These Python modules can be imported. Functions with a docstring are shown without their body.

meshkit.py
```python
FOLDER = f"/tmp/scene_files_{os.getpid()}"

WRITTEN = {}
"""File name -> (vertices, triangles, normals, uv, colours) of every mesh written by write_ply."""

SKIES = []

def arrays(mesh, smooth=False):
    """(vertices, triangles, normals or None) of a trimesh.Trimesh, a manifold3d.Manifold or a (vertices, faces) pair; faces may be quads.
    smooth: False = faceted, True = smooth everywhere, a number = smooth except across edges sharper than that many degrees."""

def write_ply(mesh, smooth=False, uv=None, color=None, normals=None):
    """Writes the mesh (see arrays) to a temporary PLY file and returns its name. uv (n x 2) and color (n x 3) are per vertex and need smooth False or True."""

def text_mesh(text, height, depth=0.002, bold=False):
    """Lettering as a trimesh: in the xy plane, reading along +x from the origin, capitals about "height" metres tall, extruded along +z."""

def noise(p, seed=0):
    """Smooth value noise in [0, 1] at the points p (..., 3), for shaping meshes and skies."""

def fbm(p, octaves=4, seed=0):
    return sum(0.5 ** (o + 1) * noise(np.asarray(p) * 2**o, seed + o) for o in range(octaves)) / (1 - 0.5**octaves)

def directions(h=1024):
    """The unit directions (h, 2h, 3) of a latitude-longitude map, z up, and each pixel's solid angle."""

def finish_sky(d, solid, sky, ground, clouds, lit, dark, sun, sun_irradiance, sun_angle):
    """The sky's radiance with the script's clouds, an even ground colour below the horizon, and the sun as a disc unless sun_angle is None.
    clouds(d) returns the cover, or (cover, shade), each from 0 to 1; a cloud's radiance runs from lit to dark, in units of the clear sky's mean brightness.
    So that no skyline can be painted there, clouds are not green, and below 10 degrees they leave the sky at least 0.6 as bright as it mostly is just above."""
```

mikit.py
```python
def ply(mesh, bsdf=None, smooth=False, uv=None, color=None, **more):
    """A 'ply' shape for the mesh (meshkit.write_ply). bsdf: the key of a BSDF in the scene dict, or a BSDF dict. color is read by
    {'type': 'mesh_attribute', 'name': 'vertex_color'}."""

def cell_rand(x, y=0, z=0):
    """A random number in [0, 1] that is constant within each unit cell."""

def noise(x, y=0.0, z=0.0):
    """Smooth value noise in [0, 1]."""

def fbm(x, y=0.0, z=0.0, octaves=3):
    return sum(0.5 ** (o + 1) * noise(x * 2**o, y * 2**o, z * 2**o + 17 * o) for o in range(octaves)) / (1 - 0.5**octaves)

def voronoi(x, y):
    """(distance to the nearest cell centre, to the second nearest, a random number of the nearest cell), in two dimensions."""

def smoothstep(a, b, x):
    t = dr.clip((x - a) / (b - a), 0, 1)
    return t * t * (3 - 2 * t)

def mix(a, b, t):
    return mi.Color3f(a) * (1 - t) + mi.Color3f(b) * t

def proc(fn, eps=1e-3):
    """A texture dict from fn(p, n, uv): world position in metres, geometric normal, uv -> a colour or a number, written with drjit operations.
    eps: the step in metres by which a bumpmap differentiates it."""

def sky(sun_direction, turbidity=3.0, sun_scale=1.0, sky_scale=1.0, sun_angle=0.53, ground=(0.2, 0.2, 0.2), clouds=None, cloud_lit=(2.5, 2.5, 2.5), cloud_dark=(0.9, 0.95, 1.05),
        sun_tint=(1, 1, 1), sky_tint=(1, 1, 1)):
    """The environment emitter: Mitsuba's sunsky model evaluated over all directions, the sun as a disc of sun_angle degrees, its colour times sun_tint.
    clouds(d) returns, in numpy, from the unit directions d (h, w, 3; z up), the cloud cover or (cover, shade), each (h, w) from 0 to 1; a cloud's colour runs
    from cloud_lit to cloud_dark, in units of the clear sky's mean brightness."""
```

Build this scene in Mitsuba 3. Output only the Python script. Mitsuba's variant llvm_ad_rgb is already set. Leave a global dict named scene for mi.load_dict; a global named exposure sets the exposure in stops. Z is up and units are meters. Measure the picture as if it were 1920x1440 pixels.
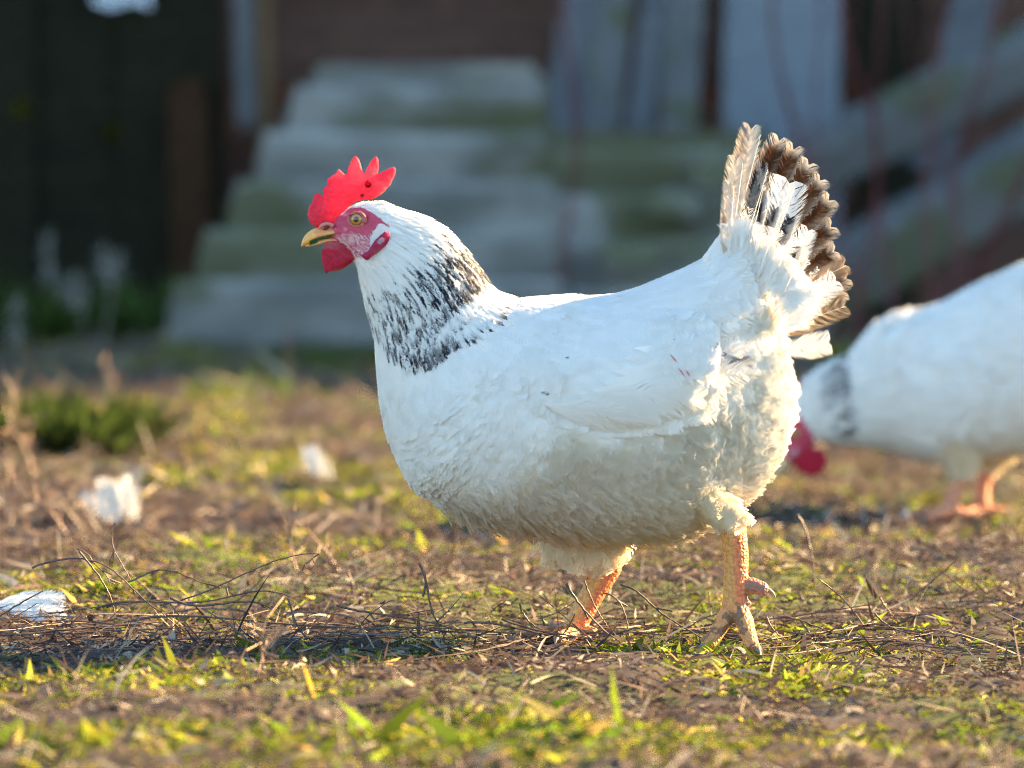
import math
import numpy as np, trimesh, mitsuba as mi, drjit as dr
import manifold3d as m3
import shapely
from shapely.geometry import Polygon, Point
from scipy.interpolate import CubicSpline, PchipInterpolator
from scipy.interpolate import NearestNDInterpolator
from scipy.ndimage import gaussian_filter, map_coordinates
from scipy.spatial import cKDTree, Delaunay
import mikit, meshkit
from mikit import noise, fbm, voronoi, smoothstep, mix

scene, labels = {}, {}
T = mi.ScalarTransform4f

# ------------------------------------------------------------------ camera, sky, exposure
DIST, FPX = 3.5, 8140.0
PITCH = math.atan(470 / FPX)
CAM = np.array([0.0, -DIST, DIST * math.tan(math.atan(492 / FPX) + PITCH)])
FWD = np.array([0, math.cos(PITCH), -math.sin(PITCH)])
UP = np.array([0, math.sin(PITCH), math.cos(PITCH)])
scene['camera'] = {'type': 'thinlens', 'fov': 2 * math.degrees(math.atan(960 / FPX)), 'fov_axis': 'x', 'aperture_radius': 0.0148,
                   'focus_distance': 3.475, 'near_clip': 0.05, 'far_clip': 400.0,
                   'to_world': T().look_at(origin=CAM.tolist(), target=(CAM + FWD).tolist(), up=[0, 0, 1])}
SUN_AZ, SUN_EL = math.radians(69), math.radians(22)
SUN = [math.sin(SUN_AZ) * math.cos(SUN_EL), math.cos(SUN_AZ) * math.cos(SUN_EL), math.sin(SUN_EL)]
scene['daylight'] = mikit.sky(SUN, turbidity=2.3, sky_scale=0.72, sun_tint=(1.0, 0.90, 0.74))
exposure = 4.8


def at(px, py, Y=0.0):
    """The point seen at a pixel of the 1920 x 1440 photograph, on the upright plane y = Y."""
    d = FWD + np.array([1, 0, 0]) * (px - 960) / FPX + UP * (720 - py) / FPX
    return CAM + d * ((Y - CAM[1]) / d[1])


# ------------------------------------------------------------------ helpers
_count = {}


def key_of(name):
    i = _count.get(name, 0)
    _count[name] = i + 1
    return name if i == 0 else f'{name}_{i:03d}'


def thing(name, label, category, group=None):
    k = key_of(name)
    labels[k] = {'label': label, 'category': category}
    if group:
        labels[k]['group'] = group
    return k


def put(name, shape, parent=None, kind=None, label=None, fixed=False):
    k = key_of(f'{parent}__{name}' if parent else name)
    scene[k] = shape
    if kind or label:
        labels.setdefault(k, {})
        if kind:
            labels[k]['kind'] = kind
        if label:
            labels[k]['label'] = label
    return k


def ply_n(v, f, bsdf, normals=None, color=None, smooth=False):
    path = meshkit.write_ply((v, f), smooth if normals is None else False, None, color, normals=normals)
    return {'type': 'ply', 'filename': path, 'face_normals': meshkit.WRITTEN[path][2] is None, 'bsdf': {'type': 'ref', 'id': bsdf}}


def unit(a):
    return a / np.maximum(np.linalg.norm(a, axis=-1, keepdims=True), 1e-12)


def vnoise(p, scale, seed=0, octaves=3):
    return meshkit.fbm(np.asarray(p) * scale, octaves, seed) * 2 - 1


def rough_box(lo, hi, r=0.02, res=0.03, amp=0.004, scale=12, seed=0):
    lo, hi = np.array(lo, float), np.array(hi, float)
    m = trimesh.creation.box(extents=hi - lo)
    m = m.subdivide_to_size(res, max_iter=12)
    m.merge_vertices()
    p = np.array(m.vertices)
    h = (hi - lo) / 2
    r = min(r, h.min() * 0.95)
    q = np.clip(p, -(h - r), h - r)
    d = p - q
    L = np.linalg.norm(d, axis=1, keepdims=True)
    n = d / np.maximum(L, 1e-9)
    p = np.where(L > 0, q + n * np.minimum(L, r), p)
    p = p + n * amp * vnoise(p + (lo + hi) / 2, scale, seed)[:, None]
    return trimesh.Trimesh(p + (lo + hi) / 2, m.faces, process=False)


def tube(points, radii, sides=6, caps=True):
    p = np.asarray(points, float)
    k = len(p)
    radii = np.broadcast_to(radii, (k,))
    t = unit(np.gradient(p, axis=0))
    a = np.array([0.31, 0.2, 0.93])
    a = unit(np.cross(t, np.where(np.abs(t @ a)[:, None] < 0.9, a, [1.0, 0, 0])))
    b = np.cross(t, a)
    an = np.arange(sides) * 2 * np.pi / sides
    v = p[:, None] + radii[:, None, None] * (np.cos(an)[None, :, None] * a[:, None] + np.sin(an)[None, :, None] * b[:, None])
    v = v.reshape(-1, 3)
    i, j = np.meshgrid(np.arange(k - 1), np.arange(sides), indexing='ij')
    q = np.stack([i * sides + j, i * sides + (j + 1) % sides, (i + 1) * sides + (j + 1) % sides, (i + 1) * sides + j], -1).reshape(-1, 4)
    f = np.vstack([q[:, [0, 1, 2]], q[:, [0, 2, 3]]])
    if caps:
        v = np.vstack([v, p[:1], p[-1:]])
        n0, n1 = k * sides, k * sides + 1
        j = np.arange(sides)
        f = np.vstack([f, np.stack([j * 0 + n0, (j + 1) % sides, j], 1), np.stack([j * 0 + n1, (k - 1) * sides + j, (k - 1) * sides + (j + 1) % sides], 1)])
    return v, f


def join(parts):
    vs, fs, o = [], [], 0
    for v, f in parts:
        vs.append(np.asarray(v)); fs.append(np.asarray(f) + o); o += len(v)
    return np.vstack(vs), np.vstack(fs)


def spline(points, n):
    p = np.asarray(points, float)
    if len(p) == 2:
        return p[0] + (p[1] - p[0]) * np.linspace(0, 1, n)[:, None]
    s = np.concatenate([[0], np.cumsum(np.linalg.norm(np.diff(p, axis=0), axis=1))])
    return CubicSpline(s, p)(np.linspace(0, s[-1], n))


def inflate(poly_xz, thick, res=0.0012, power=0.5, dmax=None, seed=0):
    """A soft flat body from its outline (x, z): a closed mesh in x, y, z whose thickness grows from the rim inwards."""
    pg = Polygon(poly_xz).buffer(0)
    ring = pg.exterior
    nb = max(24, int(ring.length / res))
    bd = np.array([ring.interpolate(k / nb, normalized=True).coords[0] for k in range(nb)])
    x0, z0, x1, z1 = pg.bounds
    gx, gz = np.meshgrid(np.arange(x0, x1, res), np.arange(z0, z1, res * 0.87))
    gx[1::2] += res / 2
    g = np.stack([gx.ravel(), gz.ravel()], 1)
    inner = pg.buffer(-res * 0.55)
    g = g[shapely.contains_xy(inner, g[:, 0], g[:, 1])]
    pts = np.vstack([bd, g])
    tri = Delaunay(pts).simplices
    c = pts[tri].mean(1)
    tri = tri[shapely.contains_xy(pg, c[:, 0], c[:, 1])]
    a = pts[tri]
    area = (a[:, 1, 0] - a[:, 0, 0]) * (a[:, 2, 1] - a[:, 0, 1]) - (a[:, 2, 0] - a[:, 0, 0]) * (a[:, 1, 1] - a[:, 0, 1])
    tri = np.where((area < 0)[:, None], tri[:, ::-1], tri)
    d = np.zeros(len(pts))
    d[nb:] = shapely.distance(shapely.points(g), ring)
    dm = dmax or max(d.max(), 1e-6)
    t = thick * np.clip(d / dm, 0, 1) ** power
    n = len(pts)
    front = np.stack([pts[:, 0], -t, pts[:, 1]], 1)
    back = np.stack([pts[:, 0], t, pts[:, 1]], 1)[nb:]
    idx = np.arange(n)
    idx[nb:] = np.arange(n, n + len(back))
    return np.vstack([front, back]), np.vstack([tri, idx[tri][:, ::-1]]), d


def sweep(tops, bots, widths, n, m, Y=0.0, fine=None, egg=0.0, power=1.0):
    """A body swept through rings given by their upper and lower silhouette points (x, z) and half widths. Returns the grid (n, m, 3)."""
    A, B, W = np.asarray(tops, float), np.asarray(bots, float), np.asarray(widths, float)
    C = (A + B) / 2
    s = np.concatenate([[0], np.cumsum(np.linalg.norm(np.diff(C, axis=0), axis=1) + 0.3 * np.linalg.norm(np.diff(A, axis=0), axis=1))])
    u = np.linspace(0, 1, n)
    if fine:
        u = u ** fine
    u = u * s[-1]
    a, b, w = PchipInterpolator(s, A)(u), PchipInterpolator(s, B)(u), PchipInterpolator(s, W)(u)
    th = np.arange(m) * 2 * np.pi / m
    c, h = (a + b) / 2, (a - b) / 2
    co, si = np.cos(th), np.sin(th)
    g = np.zeros((n, m, 3))
    g[:, :, 0] = c[:, None, 0] + h[:, None, 0] * co
    g[:, :, 2] = c[:, None, 1] + h[:, None, 1] * co
    eg = PchipInterpolator(s, np.broadcast_to(np.asarray(egg, float), (len(s),)))(u)[:, None]
    g[:, :, 1] = Y - w[:, None] * np.sign(si) * np.abs(si) ** power * (1 - eg * co)
    return g


def grid_mesh(g, caps=True):
    n, m, _ = g.shape
    i, j = np.meshgrid(np.arange(n - 1), np.arange(m), indexing='ij')
    q = np.stack([i * m + j, i * m + (j + 1) % m, (i + 1) * m + (j + 1) % m, (i + 1) * m + j], -1).reshape(-1, 4)
    f = np.vstack([q[:, [0, 1, 2]], q[:, [0, 2, 3]]])
    v = g.reshape(-1, 3)
    if caps:
        v = np.vstack([v, g[0].mean(0), g[-1].mean(0)])
        j = np.arange(m)
        f = np.vstack([f, np.stack([j * 0 + n * m, (j + 1) % m, j], 1), np.stack([j * 0 + n * m + 1, (n - 1) * m + j, (n - 1) * m + (j + 1) % m], 1)])
    tm = trimesh.Trimesh(v, f, process=False)
    if tm.volume < 0:
        f = f[:, ::-1]
    return v, f


def to_manifold(v, f):
    return m3.Manifold(m3.Mesh(vert_properties=np.asarray(v, np.float32), tri_verts=np.asarray(f, np.uint32)))


def ball(p, r, seg=20):
    return m3.Manifold.sphere(float(r), seg).translate([float(x) for x in p])


def limb(points, radii):
    out = m3.Manifold()
    for k in range(len(points) - 1):
        out = out + m3.Manifold.batch_hull([ball(points[k], radii[k]), ball(points[k + 1], radii[k + 1])])
    return out


# ------------------------------------------------------------------ feathers
def feathers(P, N, Tn, L, W, lift, curl, nb, rng, shape='round', barb=1.25, sweepv=0.5, jit=0.06, cup=0.25, color=None, bend=0.0, nvar=0.10, soft=0.45, lay=0.0004, fuzz=0.00015, sl=0.4):
    """Feathers built barb by barb. P roots, N body normals, Tn directions (n, 3); L, W, lift, curl per feather. Returns v, f, normals, colours."""
    n = len(P)
    L, W, lift, curl, bend = (np.broadcast_to(np.asarray(x, float), (n,)) for x in (L, W, lift, curl, bend))
    N = unit(N)
    Tn = unit(Tn - N * (Tn * N).sum(-1, keepdims=True))
    B = np.cross(N, Tn)
    v0 = np.linspace(0.06, 0.97, nb)[None] + rng.normal(0, 0.25 / nb, (n, nb))
    v0 = np.clip(v0, 0.02, 0.985)
    v0 = np.stack([v0, np.clip(v0 + rng.normal(0, 0.2 / nb, (n, nb)), 0.02, 0.985)], 1)          # n, 2, nb
    if shape == 'round':
        w = np.clip(v0, 0, 1) ** 0.45 * (1 - v0 ** 4) ** 0.5
    elif shape == 'lance':
        w = v0 ** 0.35 * (1 - v0) ** 0.55 * 1.45
    elif shape == 'quill':
        w = np.minimum(1, (v0 / 0.25)) ** 0.7 * (1 - v0 ** 7) ** 0.5
    else:
        w = v0 ** 0.3 * (1 - 0.45 * v0)
    w = w * (W / 2)[:, None, None] * (1 + rng.normal(0, jit, (n, 2, nb)))
    side = np.array([-1.0, 1.0])[None, :, None]
    sv = sweepv * (W / L)[:, None, None] * (0.5 + 0.5 * (1 - v0)) * (1 + rng.normal(0, 0.18, v0.shape))
    q = np.array([0, 0.5, 1.0])
    hw = 0.5 * barb * 0.92 / nb
    U = side[..., None] * w[..., None] * q ** 0.9
    V = v0[..., None] + sv[..., None] * q ** 1.25
    V = np.minimum(V, 1.0 + 0.02 * q)
    # strip vertices: (q0 -, q0 +, q1 -, q1 +, q2)
    UU = np.stack([U[..., 0], U[..., 0], U[..., 1], U[..., 1], U[..., 2]], -1)
    VV = np.stack([V[..., 0] - hw, V[..., 0] + hw, V[..., 1] - hw * 0.9, V[..., 1] + hw * 0.9, V[..., 2] + hw * 0.3], -1)
    e = (slice(None), None, None, None)
    Lx, Wx = L[e], W[e]
    H = lift[e] * VV * Lx - curl[e] * VV ** 2 * Lx - cup * UU ** 2 / (Wx * 0.5) + rng.normal(0, fuzz, VV.shape) + (rng.random((n, 1, 1, 1)) * lay)
    UB = UU + bend[e] * VV ** 2 * Lx
    x = lambda a: a[:, None, None, None, :]
    pos = x(P) + x(Tn) * (VV * Lx)[..., None] + x(N) * H[..., None] + x(B) * UB[..., None]
    urel = UU / (Wx * 0.5)
    slope = lift[e] - 2 * curl[e] * VV
    tilt = rng.normal(0, nvar, (n, 3))
    nor = unit(x(N + tilt) + x(B) * (soft * urel)[..., None] - x(Tn) * (slope * sl)[..., None])
    col = color(VV, urel, rng) if color else np.ones(VV.shape + (3,)) * 0.8
    col = np.broadcast_to(col, VV.shape + (3,))
    base = np.arange(n * 2 * nb)[:, None] * 5
    tri = np.array([[0, 1, 2], [1, 3, 2], [2, 3, 4]])
    f = (base[:, :, None] + tri[None]).reshape(-1, 3)
    return pos.reshape(-1, 3), f, nor.reshape(-1, 3), np.ascontiguousarray(col).reshape(-1, 3)


def pile(sets):
    vs, fs, ns, cs, o = [], [], [], [], 0
    for v, f, n, c in sets:
        vs.append(v); fs.append(f + o); ns.append(n); cs.append(c); o += len(v)
    return np.vstack(vs), np.vstack(fs), np.vstack(ns), np.vstack(cs)


# ------------------------------------------------------------------ materials
VC = {'type': 'mesh_attribute', 'name': 'vertex_color'}
scene['feather'] = {'type': 'principledthin', 'base_color': VC, 'roughness': 0.6, 'diff_trans': 1.0, 'sheen': 0.0, 'eta': 1.4}
scene['down'] = {'type': 'principledthin', 'base_color': VC, 'roughness': 0.7, 'diff_trans': 1.35, 'eta': 1.3}
scene['quill_feather'] = {'type': 'principledthin', 'base_color': VC, 'roughness': 0.45, 'diff_trans': 1.0, 'eta': 1.4}
scene['skin'] = {'type': 'twosided', 'bsdf': {'type': 'bumpmap', 'scale': 1.0, 'grain': mikit.proc(lambda p, n, uv: 0.0010 * voronoi(p.x * 420, p.z * 420)[0] + 0.0006 * noise(p.x * 900, p.y * 900, p.z * 900), eps=3e-4),
                 'nested': {'type': 'principled', 'base_color': VC, 'roughness': 0.5, 'specular': 0.4}}}
scene['comb_flesh'] = {'type': 'principledthin', 'base_color': VC, 'roughness': 0.45, 'diff_trans': 1.1, 'eta': 1.4, 'sheen': 0.3}
scene['horn'] = {'type': 'principled', 'base_color': VC, 'roughness': 0.28, 'specular': 0.5}
scene['eye_wet'] = {'type': 'principled', 'base_color': VC, 'roughness': 0.08, 'specular': 0.6, 'clearcoat': 1.0, 'clearcoat_gloss': 0.95}
scene['leaf'] = {'type': 'principledthin', 'base_color': VC, 'roughness': 0.27, 'diff_trans': 1.1, 'eta': 1.5}
scene['straw'] = {'type': 'principledthin', 'base_color': VC, 'roughness': 0.28, 'diff_trans': 0.6, 'eta': 1.5}
scene['bark'] = {'type': 'twosided', 'bsdf': {'type': 'principled', 'base_color': mikit.proc(lambda p, n, uv: mix((0.06, 0.036, 0.026), (0.15, 0.10, 0.075), noise(p.x * 180, p.y * 180, p.z * 180))), 'roughness': 0.5, 'specular': 0.4}}


def soil_color(p, n, uv):
    a = fbm(p.x * 6, p.y * 6, 0.0, 4)
    b = noise(p.x * 70, p.y * 70, 3.0)
    c = mix((0.028, 0.023, 0.022), (0.070, 0.054, 0.045), b)
    g = mix((0.05, 0.065, 0.02), (0.10, 0.12, 0.035), noise(p.x * 120, p.y * 120, 1.0))
    return mix(c, g, smoothstep(0.48, 0.62, a) * 0.8)


scene['soil'] = {'type': 'twosided', 'bsdf': {'type': 'principled', 'base_color': mikit.proc(soil_color), 'roughness': 0.9, 'specular': 0.2}}


def stone_color(p, n, uv):
    a = fbm(p.x * 7, p.y * 7, p.z * 9, 4)
    b = noise(p.x * 55, p.y * 55, p.z * 55)
    c = mix((0.105, 0.108, 0.10), (0.29, 0.29, 0.275), smoothstep(0.25, 0.75, a) * 0.8 + b * 0.2)
    m = fbm(p.x * 4 + 9, p.y * 4, p.z * 5, 3)
    return mix(c, (0.075, 0.08, 0.025), smoothstep(0.52, 0.66, m) * 0.75)


def timber_color(p, n, uv):
    a = fbm(p.x * 5, p.y * 5, p.z * 5, 4)
    g = noise((p.x * 0.8 + p.z) * 60, p.y * 40, (p.z - p.x) * 9)
    c = mix((0.045, 0.047, 0.047), (0.14, 0.14, 0.135), a * 0.6 + g * 0.4)
    m = fbm(p.x * 6 + 4, p.y * 6, p.z * 6, 3)
    return mix(c, (0.065, 0.07, 0.025), smoothstep(0.54, 0.66, m) * 0.7)


def board_color(lo, hi):
    return mikit.proc(lambda p, n, uv: mix(lo, hi, 0.5 * fbm(p.x * 3, p.y * 3, p.z * 40, 3) + 0.5 * noise(p.x * 40, p.y * 40, p.z * 40)))


def mat(name, col, rough=0.8, spec=0.3):
    scene[name] = {'type': 'twosided', 'bsdf': {'type': 'principled', 'base_color': col, 'roughness': rough, 'specular': spec}}


mat('stone', mikit.proc(stone_color), 0.85)
mat('timber', mikit.proc(timber_color), 0.8)
mat('brown_board', board_color((0.035, 0.017, 0.012), (0.17, 0.085, 0.06)))
mat('dark_board', board_color((0.009, 0.009, 0.006), (0.022, 0.021, 0.012)), 0.9, 0.06)
mat('rust_board', board_color((0.020, 0.010, 0.005), (0.050, 0.023, 0.011)), 0.9, 0.06)
mat('sunlit_tan_board', board_color((0.12, 0.07, 0.03), (0.24, 0.15, 0.075)))  # lighter brown: sunlight on the narrow post put into its colour
mat('grey_board', board_color((0.045, 0.05, 0.055), (0.12, 0.125, 0.13)))
mat('pale_sheeting', board_color((0.09, 0.105, 0.115), (0.17, 0.185, 0.195)), 0.55)
mat('red_bark', board_color((0.07, 0.016, 0.02), (0.14, 0.03, 0.034)), 0.5)

# ------------------------------------------------------------------ ground
rng = np.random.default_rng(7)


def gh(x, y):
    p = np.stack([x, y, np.zeros_like(x)], -1)
    big = (meshkit.fbm(p * 1.6 + 11.3, 2, 3) - 0.5) * 0.05
    mid = (meshkit.fbm(p * 7 + 3.7, 3, 5) - 0.5) * 0.040
    near = np.exp(-((x - 0.05) ** 2 / 0.16 + y ** 2 / 0.05))
    fade = np.clip(1.2 - np.abs(y - 1.5) / 14, 0, 1)
    z = (big * (1 - 0.85 * near) + mid * (1 - 0.7 * near)) * fade
    for a, b, rx, ry, w in MOUNDS:
        z = z + w * np.exp(-((x - a) / rx) ** 2 - ((y - b) / ry) ** 2)
    return z


MOUNDS = []


def on_ground(px, py):
    d = FWD + np.array([1, 0, 0]) * (px - 960) / FPX + UP * (720 - py) / FPX
    t = -CAM[2] / d[2]
    for _ in range(6):
        p = CAM + d * t
        t = (gh(p[:1], p[1:2])[0] - CAM[2]) / d[2]
    return CAM + d * t


# green patches and bare patches, by where they lie on the ground: (x, y, radius x, radius y, weight)
def patch(px, py, rx, ry, w):
    p = on_ground(px, py)
    k = (p[1] + DIST) / FPX
    return p[0], p[1], rx * k, ry, w


PATCHES = [patch(*a) for a in (
    (330, 910, 90, 0.18, 1.0), (520, 885, 120, 0.16, 1.0), (700, 895, 80, 0.14, 1.0), (640, 950, 130, 0.14, 0.9), (420, 790, 90, 0.5, 0.8), (190, 800, 60, 0.4, 0.8),
    (410, 1055, 110, 0.07, 1.0), (200, 1120, 170, 0.05, 0.8), (150, 1275, 260, 0.08, 1.1), (420, 1300, 220, 0.07, 1.0), (800, 1205, 140, 0.04, 0.8), (1180, 1235, 180, 0.04, 0.6),
    (900, 1340, 260, 0.06, 0.9), (700, 1400, 500, 0.07, 1.1), (1300, 1400, 400, 0.06, 0.9), (200, 1400, 400, 0.08, 0.9), (1710, 955, 110, 0.13, 1.2), (1500, 930, 120, 0.2, 0.8), (1480, 1040, 130, 0.14, 0.9),
    (1750, 1050, 200, 0.12, 0.6), (1560, 1190, 260, 0.04, 0.5), (1000, 1060, 120, 0.10, 0.5), (930, 1130, 180, 0.05, 0.55), (480, 735, 120, 0.5, 0.8), (1820, 1290, 160, 0.05, 0.5),
    (120, 1000, 220, 0.18, -1.0), (330, 1090, 120, 0.06, -0.6), (860, 1060, 160, 0.10, -0.7), (1250, 1080, 140, 0.1, -0.6), (1560, 1330, 260, 0.05, -0.8), (1100, 1330, 160, 0.05, -0.4),
    (200, 1215, 330, 0.025, -0.9), (640, 1185, 200, 0.03, -0.5), (150, 720, 300, 0.5, -0.7), (640, 760, 200, 0.7, -0.7), (1700, 1200, 260, 0.04, -0.5))]


MOUNDS = [(a, b, rx * 0.8, ry * 0.8, w * (0.010 if b > -0.12 else 0.004)) for a, b, rx, ry, w in PATCHES if w > 0.4 and not (abs(a - 0.1) < 0.3 and abs(b) < 0.06)]


def ground_sheet():
    xs = np.concatenate([[-150, -60, -25, -10, -6, -4, -3, -2.4], np.arange(-2.0, 2.001, 0.014), [2.4, 3, 4, 6, 10, 25, 60, 150]])
    ys = np.concatenate([[-150, -60, -25, -10, -6, -4, -3, -2], np.arange(-1.4, 6.6, 0.02), [6.8, 7.4, 8, 10, 15, 25, 60, 150]])
    X, Y = np.meshgrid(xs, ys, indexing='ij')
    Z = gh(X, Y)
    inner = (np.abs(X) < 2.05) & (Y > -1.45) & (Y < 6.65)
    Z = Z + np.where(inner, (meshkit.fbm(np.stack([X * 45, Y * 45, X * 0], -1), 3, 9) - 0.5) * 0.017, 0)
    n, m = X.shape
    v = np.stack([X, Y, Z], -1).reshape(-1, 3)
    i, j = np.meshgrid(np.arange(n - 1), np.arange(m - 1), indexing='ij')
    q = np.stack([i * m + j, (i + 1) * m + j, (i + 1) * m + j + 1, i * m + j + 1], -1).reshape(-1, 4)
    return v, np.vstack([q[:, [0, 1, 2]], q[:, [0, 2, 3]]])


v, f = ground_sheet()
put('ground', ply_n(v, f, 'soil', smooth=True), kind='structure')


def green(x, y):
    g = (meshkit.fbm(np.stack([x * 5, y * 5, x * 0], -1), 3, 21) - 0.5) * 2.6
    for a, b, rx, ry, w in PATCHES:
        g = g + w * np.exp(-((x - a) / rx) ** 2 - ((y - b) / ry) ** 2)
    return g


def scatter(n, y0, y1, margin=0.25):
    """Random spots on the ground in view (and a little beside it), even per square metre."""
    y = y0 + (y1 - y0) * rng.random(n * 2)
    half = (y + DIST) * 960 / FPX + margin
    hm = (y1 + DIST) * 960 / FPX + margin
    keep = rng.random(n * 2) < half / hm
    y, half = y[keep][:n], half[keep][:n]
    x = (rng.random(len(y)) * 2 - 1) * half
    return x, y


def ribbons(base, tip_dir, length, width, droop, twist, seg=3, colr=None, tipc=None):
    """Thin bent blades: one ribbon of seg + 1 cross sections each."""
    n = len(base)
    t = np.linspace(0, 1, seg + 1)
    d = unit(tip_dir)
    sidev = unit(np.cross(d, np.array([0, 0, 1.0])) + 1e-6)
    up = np.cross(sidev, d)
    sidev = sidev * np.cos(twist)[:, None] + up * np.sin(twist)[:, None]
    mid = base[:, None] + d[:, None] * (length[:, None] * t)[..., None] + np.array([0, 0, -1.0]) * (droop[:, None] * length[:, None] * t ** 2)[..., None]
    w = width[:, None] * np.clip((1 - t ** 2.2), 0.06, 1)[None] * (0.6 + 0.8 * np.sin(np.pi * np.clip(t + 0.15, 0, 1)))[None] * 0.5
    a, b = mid - sidev[:, None] * w[..., None], mid + sidev[:, None] * w[..., None]
    v = np.stack([a, b], 2).reshape(-1, 3)
    k = np.arange(seg) * 2
    tri = np.concatenate([np.stack([k, k + 1, k + 2], 1), np.stack([k + 1, k + 3, k + 2], 1)])
    f = (np.arange(n)[:, None, None] * (2 * (seg + 1)) + tri[None]).reshape(-1, 3)
    c = np.repeat(colr[:, None] * (1 - t[None, :, None]) + (tipc if tipc is not None else colr)[:, None] * t[None, :, None], 2, axis=1).reshape(-1, 3)
    return v, f, c


def grass(n, y0, y1, size, thr=0.15, up=(0.25, 1.1)):
    x, y = scatter(n * 3, y0, y1)
    g = green(x, y)
    k = rng.random(len(x)) < np.clip((g - thr) * 1.2 + 0.30, 0, 1)
    x, y, g = x[k][:n], y[k][:n], g[k][:n]
    n = len(x)
    az, el = rng.random(n) * 2 * np.pi, np.arctan(rng.uniform(*up, n))
    d = np.stack([np.cos(az) * np.cos(el), np.sin(az) * np.cos(el), np.sin(el)], 1)
    ln = size * rng.gamma(5, 0.2, n) * (0.7 + 0.4 * np.clip(g, 0, 1.2))
    base = np.stack([x, y, gh(x, y) - 0.002], 1)
    r = rng.random((n, 1))
    c = np.where(r < 0.6, [0.15, 0.215, 0.025], np.where(r < 0.86, [0.29, 0.30, 0.040], [0.42, 0.34, 0.12]))
    c = c * rng.uniform(0.45, 1.3, (n, 1)) * rng.uniform(0.9, 1.1, (n, 3))
    return ribbons(base, d, ln, ln * rng.uniform(0.10, 0.24, n), rng.uniform(0.0, 0.5, n), rng.uniform(-1.2, 1.2, n), 3, c, c * [1.25, 1.15, 1.0])


def merge3(parts):
    vs, fs, cs, o = [], [], [], 0
    for v, f, c in parts:
        vs.append(v); fs.append(f + o); cs.append(c); o += len(v)
    return np.vstack(vs), np.vstack(fs), np.vstack(cs)


v, f, c = merge3([grass(85000, -0.95, 0.9, 0.0070), grass(30000, -0.95, 0.9, 0.0115), grass(1200, -0.95, 0.9, 0.020, 0.4), grass(46000, 0.9, 2.6, 0.013), grass(24000, 2.6, 6.0, 0.022)])
put('grass', ply_n(v, f, 'leaf', color=c), kind='stuff')
labels['grass']['label'] = 'short sunlit yellow green grass and moss growing in patches on the yard'
labels['grass']['category'] = 'grass'


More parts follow.
